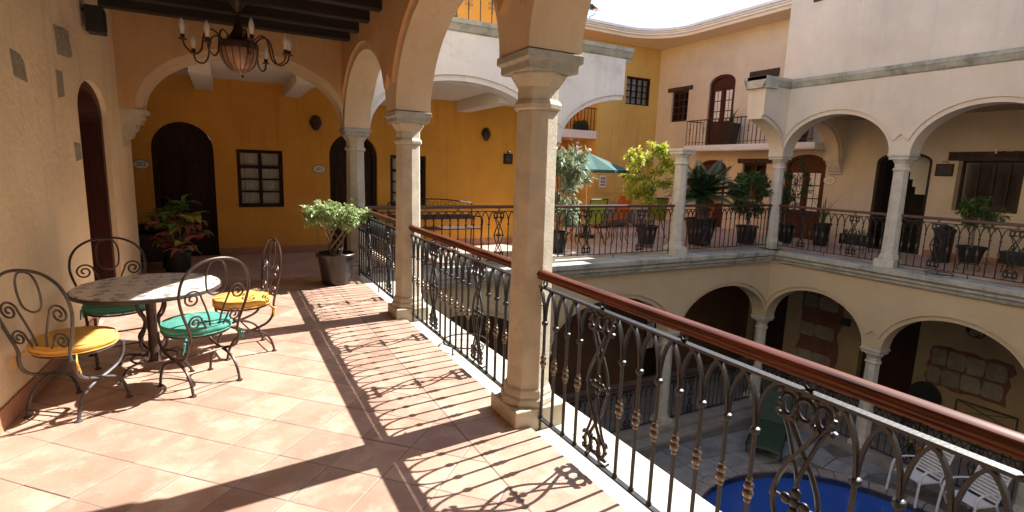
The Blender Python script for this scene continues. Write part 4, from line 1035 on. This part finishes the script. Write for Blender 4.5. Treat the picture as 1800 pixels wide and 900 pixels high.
# ------------------------------------------------------------------ plants
def pot(e, r0, r1, h, m, rim=.03, feet=True, z0=0):
    MB().lathe([(r0, z0+.015), (r0*1.02, z0+.03), (r1*.93, z0+h*.8), (r1*.95, z0+h-rim*1.6), (r1*1.04, z0+h-rim*1.5), (r1*1.06, z0+h-.008), (r1*1.03, z0+h), (r1*.92, z0+h), (r1*.9, z0+h-.05), (.01, z0+h-.055)], 24).build('pot', m, e, smooth=True)
    MB().lathe([(.01, z0+h-.053), (r1*.9, z0+h-.052), (r1*.9, z0+h-.045), (.01, z0+h-.035)], 18).build('soil', 'soil', e)
    if feet:
        m_ = MB()
        for k in range(4): m_.box(-.025, .025, -.025, .025, 0, .0148, lambda x, y, z, k=k: (x+r0*.75*cos(k*pi/2+.6), y+r0*.75*sin(k*pi/2+.6), z+z0))
        m_.build('feet', m, e)
def crown(mb, c, rad, n, size, R, clumps=14, aspect=.45, droop=.1, fill=.35):
    C = []
    for _ in range(clumps):
        while True:
            v = Vector((R.uniform(-1, 1), R.uniform(-1, 1), R.uniform(-1, 1)))
            if v.length <= 1: break
        if v.length < fill: v = v.normalized()*R.uniform(fill, 1)
        C.append(Vector((c[0]+v.x*rad[0], c[1]+v.y*rad[1], c[2]+v.z*rad[2])))
    cr = max(rad)*.38; cc = Vector(c)
    tips = []
    for q in C:                                     # every clump is a few sprigs reaching outwards
        for _ in range(4):
            o = (q-cc); o = o.normalized() if o.length > 1e-4 else Vector((0, 0, 1))
            d = (o+Vector((R.gauss(0, .6), R.gauss(0, .6), R.gauss(.25, .5)))).normalized()
            tips.append((q-d*cr*.25, d, cr*R.uniform(.5, 1.15)))
    for k in range(n):
        q0, d0, L = tips[k % len(tips)]; t = R.random()
        q = q0+d0*(L*t)+Vector((R.gauss(0, 1), R.gauss(0, 1), R.gauss(0, 1)))*cr*(.05+.16*(1-t))
        d = (d0*.8+Vector((R.uniform(-1, 1), R.uniform(-1, 1), R.uniform(-.9, .9)-droop))).normalized()
        s = size*R.uniform(.6, 1.25); mb.leaf(q, d, (R.uniform(-.6, .6), R.uniform(-.6, .6), 1), s, s*aspect, .15, .25)
    return C
# ficus with twisted trunks by the gallery column
R = random.Random(21)
e = thing('potted_ficus', 'flat-topped ficus with twisted trunks in a shiny brown pot', 'potted plant', (1.27, 7.30, 0))
pot(e, .185, .25, .42, 'pot_brown'); mb = MB(); C = crown(mb, (0, 0, .92), (.43, .38, .12), 4400, .058, R, 54, .5); mb.build('crown', 'leaf_ficus', e, fix=False)
m = MB()
for k in range(7):
    a = 2*pi*k/7; q = [(.05*cos(a), .05*sin(a), .36), (.09*cos(a+1), .09*sin(a+1), .48), (.10*cos(a+2.0), .10*sin(a+2.0), .60), (.15*cos(a+2.6), .15*sin(a+2.6), .72), (.24*cos(a+2.9), .24*sin(a+2.9), .86)]
    m.tube(smooth_path(q, 3), [.016]*4+[.014]*4+[.011]*4+[.006], 6)
m.build('trunk', 'bark', e, smooth=True)
# croton and dark planter at the corridor corner
e = thing('potted_croton', 'croton with green, yellow and red leaves in a dark pot', 'potted plant', (-.64, 8.75, 0)); pot(e, .15, .185, .36, 'pot_black')
m = MB(); stems = []
for k in range(15):
    a = 2*pi*k/15*2.4+R.uniform(-.3, .3); r = R.uniform(.05, .34); z = R.uniform(.42, .8) if k % 2 else R.uniform(.75, 1.12)
    if r > .25: z = min(z, .8)
    top = Vector((r*cos(a), r*sin(a), z)); stems.append(top)
    m.tube(smooth_path([(.03*cos(a), .03*sin(a), .3), tuple(top*.55+Vector((0, 0, .16))), tuple(top)], 3), [.010]*3+[.008]*3+[.005], 5)
m.build('stems', 'bark', e, smooth=True)
LEAF = {}
for nm in ('leaf_green', 'leaf_yellow', 'leaf_red'):
    mm = MB(); L, W = .25, .105; n = 6; vs = []; fs = []
    for i in range(n+1):
        t = i/n; wv = W*sin(pi*(t**.8))*.5+.002; zc = .05*sin(pi*t*.9)-.05*t*t
        vs += [(-wv, L*t, zc+.012), (0, L*t, zc), (wv, L*t, zc+.012)]
    for i in range(n):
        for c_ in (0, 1): fs.append((i*3+c_, i*3+c_+1, i*3+c_+4, i*3+c_+3))
    me = mm.add(vs, fs).mesh('leaf', True, False); me.materials.append(M_(nm)); LEAF[nm] = me
for i, tp in enumerate(stems):
    for k in range(8):
        a = 2*pi*k/8*1.3+i; hgt = tp.z-.04*(k % 4)
        nm = 'leaf_red' if hgt < .72 and R.random() < .65 else ('leaf_yellow' if R.random() < .35 else 'leaf_green')
        o = link('leaf', LEAF[nm], e, (tp.x, tp.y, hgt)); o.rotation_euler = (R.uniform(-.5, .8), R.uniform(-.4, .4), a); s = R.uniform(.7, 1.1); o.scale = (s, s, s)
e = thing('dark_planter', 'black wooden planter box with ferny plant behind the cream wall end', 'planter', (-1.05, 9.35, 0))
MB().box(-.25, .25, -.22, .22, .10, .52).build('box', 'pot_black', e, bevel=.015)
m = MB()
for x in (-.21, .21):
    for y in (-.18, .18): m.box(x-.025, x+.025, y-.025, y+.025, 0, .0995)
m.build('feet', 'pot_black', e); mb = MB()
for i in range(160):
    a = R.uniform(0, 2*pi); mb.leaf((R.uniform(-.2, .2), R.uniform(-.18, .18), .5), (cos(a), sin(a), R.uniform(.2, 1.2)), (0, 0, 1), R.uniform(.12, .26), .05)
mb.build('foliage', 'leaf_dark', e, fix=False)
def bush(name, label, px, py, potm, pr0, pr1, ph, cz, rad, n, size, leafm, trunk=True, clumps=18, aspect=.4, group=None, loc=None, stand=0, droop=.1, cxy=(0, 0)):
    p = Vector(loc) if loc else on_z(px, py, 0)
    e = thing(name, label, 'potted plant', (p.x, p.y, 0), 0, group)
    if stand:
        for k in range(3):
            a = 2*pi*k/3+.4
            MB().tube([(pr0*.9*cos(a), pr0*.9*sin(a), stand), (pr0*1.3*cos(a), pr0*1.3*sin(a), stand*.5), (pr0*1.1*cos(a), pr0*1.1*sin(a), .005)], .009, 5).build('stand_leg', 'iron', e)
            if stand > .1: MB().tube([((pr1*1.02+q[0]+.05)*cos(a), (pr1*1.02+q[0]+.05)*sin(a), stand+.06+q[2]) for q in spiral(0, 0, .05, 1.3, pi, 1)], .006, 4).build('stand_scroll', 'iron', e)
        MB().torus((0, 0, stand), pr0*.95, .009, 'z', 16, 5).build('stand_ring', 'iron', e)
    pot(e, pr0, pr1, ph, potm, feet=not stand, z0=stand)
    R2 = random.Random(len(label)*7+int(px)); mb = MB(); C = crown(mb, (cxy[0], cxy[1], cz), rad, n, size, R2, clumps, aspect, droop); mb.build('crown', leafm, e, fix=False)
    if trunk:
        m = MB(); z0 = stand+ph-.05
        m.tube([(0, 0, z0), (.01, .01, (z0+cz-rad[2]*.6)/2), (cxy[0]*.4, cxy[1]*.4, cz-rad[2]*.5)], [.028, .022, .018], 7)
        for q in C[:9]: m.tube([(cxy[0]*.3, cxy[1]*.3, cz-rad[2]*.75), ((q.x+cxy[0]*.5)*.55, (q.y+cxy[1]*.5)*.55, (q.z+cz-rad[2]*.6)/2), tuple(q)], [.014, .010, .004], 5)
        m.build('trunk', 'bark', e, smooth=True)
    return e
bush('lime_bush', 'tall yellow-green bush in a black pot beside the free-standing column', 1135, 434, 'pot_black', .17, .23, .42, 1.58, (.62, .54, .60), 4600, .10, 'leaf_lime', clumps=40, aspect=.42, stand=.06)
bush('oleander', 'oleander with narrow grey-green leaves and pink flowers beside the parasol', 985, 436, 'pot_black', .17, .22, .42, 1.30, (.52, .47, .68), 5200, .17, 'leaf_oleander', clumps=36, aspect=.17, loc=(5.75, 8.75, 0), cxy=(.05, 0))
ol = bpy.data.objects['oleander']; mb = MB()
for q in ((.25, -.2, 2.12), (.32, -.1, 2.02), (.05, -.25, 2.2), (.42, -.1, 1.72)):
    for i in range(9): mb.leaf(Vector(q)+Vector((random.uniform(-.03, .03),)*3), (random.uniform(-1, 1), random.uniform(-1, 1), random.uniform(0, 1)), (0, 0, 1), .07, .045)
mb.build('flowers', 'flower_pink', ol, fix=False)
bush('round_shrub', 'round clipped dark green shrub in a black pot before the lintelled window', 1310, 428, 'pot_black', .19, .25, .44, 1.2, (.46, .44, .50), 5600, .08, 'leaf_mid', clumps=60, aspect=.5)
bush('dark_tree', 'tall dark leafy shrub in front of the double door by the corner column', 1385, 424, 'pot_black', .2, .26, .48, 1.45, (.40, .36, .60), 1500, .10, 'leaf_dark', clumps=24, aspect=.3, loc=(12.25, 8.35, 0))
bush('laurel_pot', 'glossy green shrub in a black pot on an iron stand under the wide arch', 1703, 468, 'pot_black', .15, .22, .32, 1.05, (.33, .30, .26), 620, .16, 'leaf_mid', clumps=16, aspect=.28, loc=(12.2, 4.52, 0), stand=.14)
# cycad
e = thing('potted_cycad', 'big cycad with arching dark fronds in a large black pot', 'potted plant', (9.7, 8.70, 0)); pot(e, .24, .36, .62, 'pot_black')
MB().lathe([(.12, .55), (.14, .7), (.13, 1.0), (.05, 1.12)], 12).build('trunk', 'bark', e, smooth=True)
FR = []
for v_ in range(3):
    m = MB(); L = 1.0; spine = []
    for i in range(13):
        t = i/12; spine.append(Vector((0, L*t*(.92-.12*v_), .42*t*(1-t*(.75+.25*v_)))))
    m.tube(spine, [.010*(1-.8*i/12) for i in range(13)], 4)
    for i in range(1, 38):
        t = i/38; f_ = t*12; a = int(f_); q = spine[a].lerp(spine[min(12, a+1)], f_-a); ll = .20*sin(pi*min(1, t*.85+.12))+.02
        for s in (-1, 1): m.leaf(q, (s*1, .55, -.12), (0, 0, 1), ll, .022, .1, .1)
    me = m.mesh('frond', False, False); me.materials.append(M_('leaf_cycad')); FR.append(me)
R = random.Random(8)
for k in range(64):
    tl = k/64; o = link('frond', FR[k % 3], e, (0, 0, 1.12)); o.rotation_euler = (R.uniform(-.1, .1)+1.25*tl-.35, 0, k*2.39996); s = 1.0+.2*R.random(); o.scale = (s, s, s)
# upright sword-leaved plants
def sword(name, label, loc, n, h, pr0, pr1, ph, spread=.35, z=0, square=False):
    e = thing(name, label, 'potted plant', (loc[0], loc[1], z)); R2 = random.Random(n+int(h*100))
    if square: MB().sq([(pr0, .0), (pr1, ph), (pr1*.9, ph), (pr1*.88, ph-.04), (.01, ph-.045)]).build('pot', 'pot_black', e, bevel=.008); MB().sq([(pr1*.87, ph-.05), (pr1*.87, ph-.04)]).build('soil', 'soil', e)
    else: pot(e, pr0, pr1, ph, 'pot_black')
    for k in range(n):
        a = R2.uniform(0, 2*pi); sp_ = R2.uniform(.1, 1)*spread; hh = h*R2.uniform(.65, 1.05); w_ = .018
        m = MB(); vs = []; nn = 6
        for i in range(nn+1):
            t = i/nn; x = sp_*t*t*hh; z_ = hh*t*(1-.12*sp_*t); ww = w_*(1-t**2.2)+.001
            for s in (-1, 0, 1): vs.append((x*cos(a)-s*ww*sin(a)+.03*cos(a*3), x*sin(a)+s*ww*cos(a)+.03*sin(a*3), ph-.05+z_+(.004 if s else 0)))
        fs = [(i*3+c_, i*3+c_+1, i*3+c_+4, i*3+c_+3) for i in range(nn) for c_ in (0, 1)]
        m.add(vs, fs).build('leaf', 'leaf_dark', e, fix=False)
    return e
sword('sword_plant', 'spiky sword-leaved plant in a tall black pot by the double door', (12.75, 7.7), 11, .85, .15, .20, .55, .55)
sword('balcony_plant', 'spiky plant in a tall tapering black pot on the balcony', (13.2, 11.05), 12, .55, .14, .19, .62, .7, 2.52, True)
sword('balcony_plant', 'spiky plant in a black pot at the arcade end of the balcony', (13.2, 8.9), 10, .45, .14, .19, .5, .6, 2.52, True)
def trough(label, loc, rz, L_=.6):
    e = thing('plant_trough', label, 'planter', (loc[0], loc[1], 0), rz, 'black plant troughs')
    MB().box(-L_/2, L_/2, -.13, .13, .16, .40).build('box', 'pot_black', e, bevel=.012)
    for sx in (-1, 1):
        for sy in (-1, 1): MB().tube([(sx*L_*.4, sy*.1, .16), (sx*L_*.42, sy*.12, 0)], .01, 5).build('leg', 'iron', e)
    for k in (-1, 0, 1): MB().torus((k*.12, -.1, .10), .05, .005, 'y', 12, 4).build('stand_ring', 'iron', e)
    mb = MB(); R2 = random.Random(3)
    for i in range(26): mb.leaf((R2.uniform(-.25, .25), R2.uniform(-.09, .09), .39), (R2.uniform(-.6, .6), R2.uniform(-.6, .6), 1), (1, 0, 0), R2.uniform(.06, .2), .05)
    mb.build('foliage', 'leaf_mid', e, fix=False)
trough('black plant trough on an iron stand beside the passage doorway', (12.5, 6.75), pi/2); trough('black plant trough under the wide window past the potted shrub', (12.75, 3.85), pi/2, .8)

# ------------------------------------------------------------------ terrace furniture
e = thing('parasol', 'green canvas parasol on a white pole over the terrace table', 'parasol', (7.80, 10.6, 0))
m = MB(); n = 8; tip = 2.05; ez = 1.66; r = 1.0; vs = [(0, 0, tip)]
for k in (.5, 1):
    for i in range(n*4):
        a = 2*pi*i/(n*4); seg = abs(((i % 4)-0)/4-.5)*2; sag = (1-seg)*.035*k; rr = r*k*(cos(pi/n)/cos((a % (2*pi/n))-pi/n)); vs.append((rr*cos(a), rr*sin(a), tip-(tip-ez)*k**1.0-sag))
N = n*4; fs = [(0, 1+i, 1+(i+1) % N) for i in range(N)]+[(1+i, 1+N+i, 1+N+(i+1) % N, 1+(i+1) % N) for i in range(N)]
m.add(vs, fs).build('canopy', 'umbrella_green', e, fix=False)
m = MB()
for i in range(n):
    a0 = 2*pi*i/n; a1 = 2*pi*(i+1)/n; p0 = (r*cos(a0), r*sin(a0), ez); p1 = (r*cos(a1), r*sin(a1), ez)
    m.add([p0, p1, (p1[0]*.995, p1[1]*.995, ez-.07), (p0[0]*.995, p0[1]*.995, ez-.07)], [(0, 1, 2, 3)])
m.build('valance', 'umbrella_green', e, fix=False)
MB().tube([(0, 0, .03), (0, 0, tip+.02)], .02, 8).build('pole', 'white_paint', e, smooth=True); MB().ball((0, 0, tip+.06), .05).build('finial', 'white_paint', e, smooth=True)
for i in range(n):
    a = 2*pi*i/n; MB().tube([(0, 0, tip-.03), (.98*r*cos(a), .98*r*sin(a), ez-.02)], .008, 4).build('rib', 'white_paint', e)
MB().lathe([(.25, 0), (.25, .06), (.06, .1), (.05, .3), (.03, .3)], 16).build('base', 'pot_black', e)
e = thing('terrace_table', 'round glass terrace table on curved iron legs under the parasol', 'table', (7.80, 10.6, 0))
MB().lathe([(.03, .71), (.5, .71), (.5, .72), (.03, .72)], 28).build('table_top', 'pane_glass', e); m = MB().torus((0, 0, .708), .5, .012, 'z', 28, 5)
m.build('rim', 'iron', e)
for k in range(4):
    a = k*pi/2+.6; MB().tube(smooth_path([(.47*cos(a), .47*sin(a), .7), (.3*cos(a), .3*sin(a), .45), (.27*cos(a), .27*sin(a), .3), (.46*cos(a), .46*sin(a), .0)], 3), .013, 5).build('leg', 'iron', e)
def sling_chair(label, loc, hd, fabric, frame):
    e = thing('terrace_chair', label, 'chair', (loc[0], loc[1], 0), hd, 'terrace sling chairs')
    def sl(pts): 
        vs = []
        for y, z in pts: vs += [(-.22, y, z), (.22, y, z)]
        return vs
    P = [(-.36, 1.0), (-.33, .86), (-.27, .62), (-.22, .46)]
    MB().add(sl(P), [(2*i, 2*i+1, 2*i+3, 2*i+2) for i in range(3)]).build('backrest', fabric, e, fix=False)
    P = [(-.22, .455), (0, .425), (.2, .435), (.24, .41)]
    MB().add(sl(P), [(2*i, 2*i+1, 2*i+3, 2*i+2) for i in range(3)]).build('seat', fabric, e, fix=False)
    for s in (-1, 1):
        MB().tube([(s*.235, -.38, 1.01), (s*.235, -.22, .45), (s*.235, .25, .42), (s*.235, .3, 0)], .013, 5).build('side_frame', frame, e)
        MB().tube([(s*.235, -.27, .62), (s*.27, .0, .64), (s*.27, .22, .62), (s*.235, .27, .40)], .012, 5).build('arm', frame, e)
        MB().tube([(s*.235, -.1, .44), (s*.235, -.34, 0)], .013, 5).build('leg', frame, e)
    MB().tube([(-.235, -.38, 1.01), (.235, -.38, 1.01)], .013, 5).build('top_rail', frame, e)
    return e
p = on_y(1038, 370, 9.7)
sling_chair('lime green sling chair standing with its back to the courtyard', (7.25, 9.75), 0, 'lime_fabric', 'iron'); sling_chair('orange sling chair between the oleander and the parasol table', (6.85, 10.5), head(1, .1), 'orange_paint', 'orange_paint')
sling_chair('orange sling chair between the parasol table and the boulders', (8.75, 10.7), head(-1, 0), 'orange_paint', 'orange_paint'); sling_chair('orange sling chair behind the big cycad', (10.9, 9.9), head(-.9, .3), 'orange_paint', 'orange_paint')
sling_chair('lime green sling chair beside the free-standing column', (9.65, 10.3), head(.2, 1), 'lime_fabric', 'iron')
# iron arc-back garden chairs by the table
def iron_stool(label, loc):
    e = thing('garden_stool', label, 'stool', (loc[0], loc[1], 0), 0, 'low iron stools'); m = MB().torus((0, 0, .44), .22, .011, 'z', 22, 5)
    for k in range(7): m.tube([(-.2+.066*k, -sqrt(max(0, .048-(-.2+.066*k)**2)), .44), (-.2+.066*k, sqrt(max(0, .048-(-.2+.066*k)**2)), .44)], .006, 4)
    m.build('seat', 'iron', e)
    for k in range(4):
        a = k*pi/2+.5; MB().tube(smooth_path([(.21*cos(a), .21*sin(a), .44), (.25*cos(a), .25*sin(a), .3), (.2*cos(a), .2*sin(a), .15), (.29*cos(a), .29*sin(a), 0)], 3), .011, 5).build('leg', 'iron', e)
iron_stool('low round iron stool beside the lime chair', (7.95, 9.55)); iron_stool('low round iron stool behind the oleander', (6.55, 9.4))
# bench against the ochre wall
e = thing('garden_bench', 'iron garden bench with dark wooden seat against the ochre wall', 'bench', (3.55, 9.62, 0))
for k in range(4): MB().box(-.85, .85, -.22+.11*k, -.12+.11*k, .42, .445).build('seat_slat', 'wood_bench', e, bevel=.004)
MB().box(-.85, .85, .24, .262, .58, .68).build('back_slat', 'wood_bench', e, bevel=.004)
for s in (-1, 1):
    MB().tube(smooth_path([(s*.86, -.25, 0), (s*.86, -.22, .25), (s*.86, -.23, .44), (s*.86, -.25, .62), (s*.86, -.1, .66), (s*.86, .2, .62), (s*.86, .26, .44), (s*.86, .30, 0)], 3), .016, 6).build('side_frame', 'iron', e)
    MB().tube([(s*.86, .25, .44), (s*.86, .28, .9)], .014, 6).build('post', 'iron', e)
q = [(-.86, .28, .9)]+[(-.86+1.72*i/12, .28, .9+.08*sin(pi*i/12)) for i in range(1, 12)]+[(.86, .28, .9)]
m = MB().tube(q, .012, 5)
for i in range(10): m.torus((-.72+.16*i, .28, .885), .055, .005, 'y', 12, 4)
m.build('back_rail', 'iron', e)
# volcanic boulders and pots behind the lime bush
for k, (x, y, s) in enumerate(((9.6, 12.4, .42), (10.4, 12.6, .5), (11.2, 12.4, .42), (8.9, 12.9, .36))):
    m = MB(); m.ball((0, 0, s*.7), (s*1.1, s*.8, s*.8), 10, 7); R2 = random.Random(k); m.v = [(a*R2.uniform(.88, 1.12), b*R2.uniform(.88, 1.12), max(0, c*R2.uniform(.9, 1.1))) for a, b, c in m.v]
    o = m.build('boulder', 'rubble', loc=(x, y, 0)); tag(o, ['dark boulder on the terrace right behind the lime bush', 'largest dark boulder on the terrace between two others', 'dark boulder on the terrace near the cycad', 'dark boulder on the terrace nearest the parasol'][k], 'boulder', 'terrace boulders')
# pieces on the shaded side
p = on_x(1458, 317, 13.58); e = thing('oval_sign', 'white oval sign with three lines of lettering beside the double door', 'sign', (13.6, p.y, p.z-.1))
n = 24; MB().wall([(.15*cos(2*pi*i/n), .1+.105*sin(2*pi*i/n)) for i in range(n)], [], -.02, 0, lambda u, v, w: (w, u, v)).build('plate', 'ceramic', e, bevel=.004)
MB().tube([(-.015, .152*cos(2*pi*i/n), .1+.107*sin(2*pi*i/n)) for i in range(n)], .007, 5, True).build('rim', 'copper', e)
m = MB()
for k, w_ in enumerate((.075, .09, .07)): m.box(-.0225, -.0203, -w_, w_, .055+.036*k, .067+.036*k)
m.build('lettering', 'steel', e)
p = on_x(1660, 298, 13.58); e = thing('notice_board', 'small black framed board between the passage and the wide window', 'sign', (13.6, p.y, p.z-.14))
MB().box(-.03, 0, -.16, .16, 0, .26).build('frame', 'frame_dark', e, bevel=.004); MB().box(-.034, -.0302, -.135, .135, .025, .235).build('board', 'black_sign', e); MB().tube([(0, -.05, .27), (-.06, -.04, .3), (-.08, 0, .31), (-.06, .04, .3)], .008, 5).build('lamp_arm', 'iron', e)
p = on_x(1780, 268, 13.4); e = thing('wall_sconce', 'iron double wall sconce with candle bulbs above the wide window', 'wall lamp', (13.6, p.y, p.z-.04))
for s in (-1, 1):
    m = MB().tube(smooth_path([(0, 0, .0), (-.1, s*.06, -.02), (-.13, s*.13, .06), (-.13, s*.19, .06), (-.13, s*.22, -.01), (-.13, s*.27, -.02), (-.13, s*.28, .03)], 3), .008, 5); m.build('arm', 'iron', e); MB().lathe([(.022, 0), (.022, .01), (.014, .012), (.016, .07), (.004, .10)], 8, (-.13, s*.28, .03)).build('bulb', 'bulb', e)
MB().box(-.02, 0, -.04, .04, -.08, .08).build('back_plate', 'iron', e)
e = thing('ash_bin', 'dark tapered floor bin beside the wide window', 'bin', (12.9, 5.25, 0)); MB().lathe([(.13, 0), (.15, .02), (.17, .62), (.19, .63), (.19, .67), (.15, .7), (.1, .74), (.04, .76)], 18).build('body', 'pot_black', e, smooth=True)

# ------------------------------------------------------------------ patio furniture
def plastic_chair(label, loc, hd):
    e = thing('patio_chair', label, 'chair', (loc[0], loc[1], PZ), hd, 'white plastic patio chairs')
    for k in range(9):
        z = .42+.052*k; y = -.22-.022*k; MB().box(-.21, .21, y-.012, y+.006, z, z+.042).build('back_slat', 'white_plastic', e, bevel=.005)
    for k in range(8):
        y = -.19+.055*k; MB().box(-.21, .21, y, y+.045, .385-.0+.004*(k-3), .40+.004*(k-3)).build('seat_slat', 'white_plastic', e, bevel=.005)
    for s in (-1, 1):
        MB().tube([(s*.225, -.42, .91), (s*.225, -.2, .39), (s*.225, .26, .41)], .02, 6, flat=.8).build('side_frame', 'white_plastic', e)
        MB().tube(smooth_path([(s*.25, -.3, .60), (s*.26, 0, .64), (s*.26, .22, .62), (s*.26, .30, .50), (s*.27, .34, 0)], 3), .021, 6, flat=.8).build('arm', 'white_plastic', e)
        MB().tube([(s*.24, -.18, .40), (s*.26, -.38, 0)], .02, 6).build('leg', 'white_plastic', e)
    MB().tube([(-.225, -.42, .9), (0, -.43, .915), (.225, -.42, .9)], .02, 6).build('top_rail', 'white_plastic', e)
plastic_chair('white slatted plastic chair facing the pool, beside the flower pot', (10.62, 4.12), head(-.95, .25))
plastic_chair('white slatted plastic chair facing the pool, past the other chair', (10.66, 3.36), head(-.95, .25))
e = thing('marigold_pot', 'small pot of orange marigolds behind the white chairs', 'potted plant', tuple(on_z(1612, 822, PZ))); pot(e, .1, .14, .22, 'pot_brown', feet=False); mb = MB(); R2 = random.Random(2); crown(mb, (0, 0, .34), (.17, .17, .12), 260, .07, R2, 10); mb.build('foliage', 'leaf_dark', e, fix=False)
m = MB()
for i in range(12): m.ball((R2.uniform(-.16, .16), R2.uniform(-.16, .16), R2.uniform(.36, .5)), .028, 7, 5)
m.build('flowers', 'flower_orange', e)
e = thing('sun_lounger', 'green sun lounger with dark metal frame folded at the pool corner', 'sun lounger', (9.9, 6.55, PZ), head(.9, .5)); MB().box(-.3, .3, -.9, .4, .26, .29).build('bed', 'lounger_green', e, bevel=.01)
MB().box(-.3, .3, 0, .75, -.015, .015, lambda x, y, z: (x, .42+y*.75, .29+y*.65+z)).build('backrest', 'lounger_green', e, bevel=.008)
for s in (-1, 1):
    MB().tube([(s*.32, -.92, .27), (s*.32, .4, .27), (s*.32, .99, .80)], .014, 5).build('side_rail', 'iron', e)
    for y in (-.75, .25): MB().tube([(s*.32, y, .27), (s*.32, y+.04, 0)], .014, 5).build('leg', 'iron', e)
MB().tube([(-.32, -.92, .27), (.32, -.92, .27)], .014, 5).build('end_rail', 'iron', e)
e = thing('lower_bench', 'dim iron bench against the wall below the rubble stone panel', 'bench', (13.3, 4.3, LZ-.05), pi/2)
for k in range(4): MB().box(-.5, .5, -.2+.1*k, -.12+.1*k, .42, .44).build('seat_slat', 'iron', e)
m = MB().tube([(-.5, -.2, .88), (.5, -.2, .88)], .014, 5).tube([(-.5, -.2, .6), (.5, -.2, .6)], .01, 5).tube([(-.5, -.2, .88), (.5, -.2, .6)], .008, 4).tube([(-.5, -.2, .6), (.5, -.2, .88)], .008, 4); m.build('back_frame', 'iron', e)
for s in (-1, 1): MB().tube([(s*.5, -.2, .88), (s*.5, -.2, 0)], .014, 5).build('leg', 'iron', e); MB().tube([(s*.5, .22, .6), (s*.5, .22, 0)], .014, 5).tube([(s*.5, -.2, .6), (s*.5, .22, .6)], .012, 5).build('arm', 'iron', e)
e = thing('wicker_chair', 'dim round-backed dark chair beside the lower bench', 'chair', (13.2, 5.35, LZ-.05), pi/2)
m = MB(); n = 20; m.wall([(.32*cos(2*pi*i/n), .72+.34*sin(2*pi*i/n)) for i in range(n)], [], -.26, -.22, lambda u, v, w: (u, w, v)); m.build('backrest', 'pot_black', e, bevel=.01)
MB().lathe([(.25, .38), (.3, .4), (.3, .46), (.2, .48)], 18).build('seat', 'pot_black', e, smooth=True)
for k in range(4): a = k*pi/2+.8; MB().tube([(.2*cos(a), .2*sin(a), .39), (.25*cos(a), .25*sin(a), 0)], .016, 5).build('leg', 'pot_black', e)
p = on_x(1715, 590, 13.4); e = thing('wall_sconce', 'dim iron wall lamp high in the lower arcade', 'wall lamp', (13.6, p.y, p.z-.1)); MB().tube(smooth_path([(0, 0, .1), (-.15, 0, .05), (-.2, .1, .08), (-.2, .14, .14)], 3), .01, 5).tube(smooth_path([(0, 0, .1), (-.15, 0, .05), (-.2, -.1, .08), (-.2, -.14, .14)], 3), .01, 5).build('arms', 'iron', e); MB().lathe([(.03, .14), (.05, .22), (.02, .24)], 8, (-.2, .14, 0)).lathe([(.03, .14), (.05, .22), (.02, .24)], 8, (-.2, -.14, 0)).build('shades', 'black_sign', e)
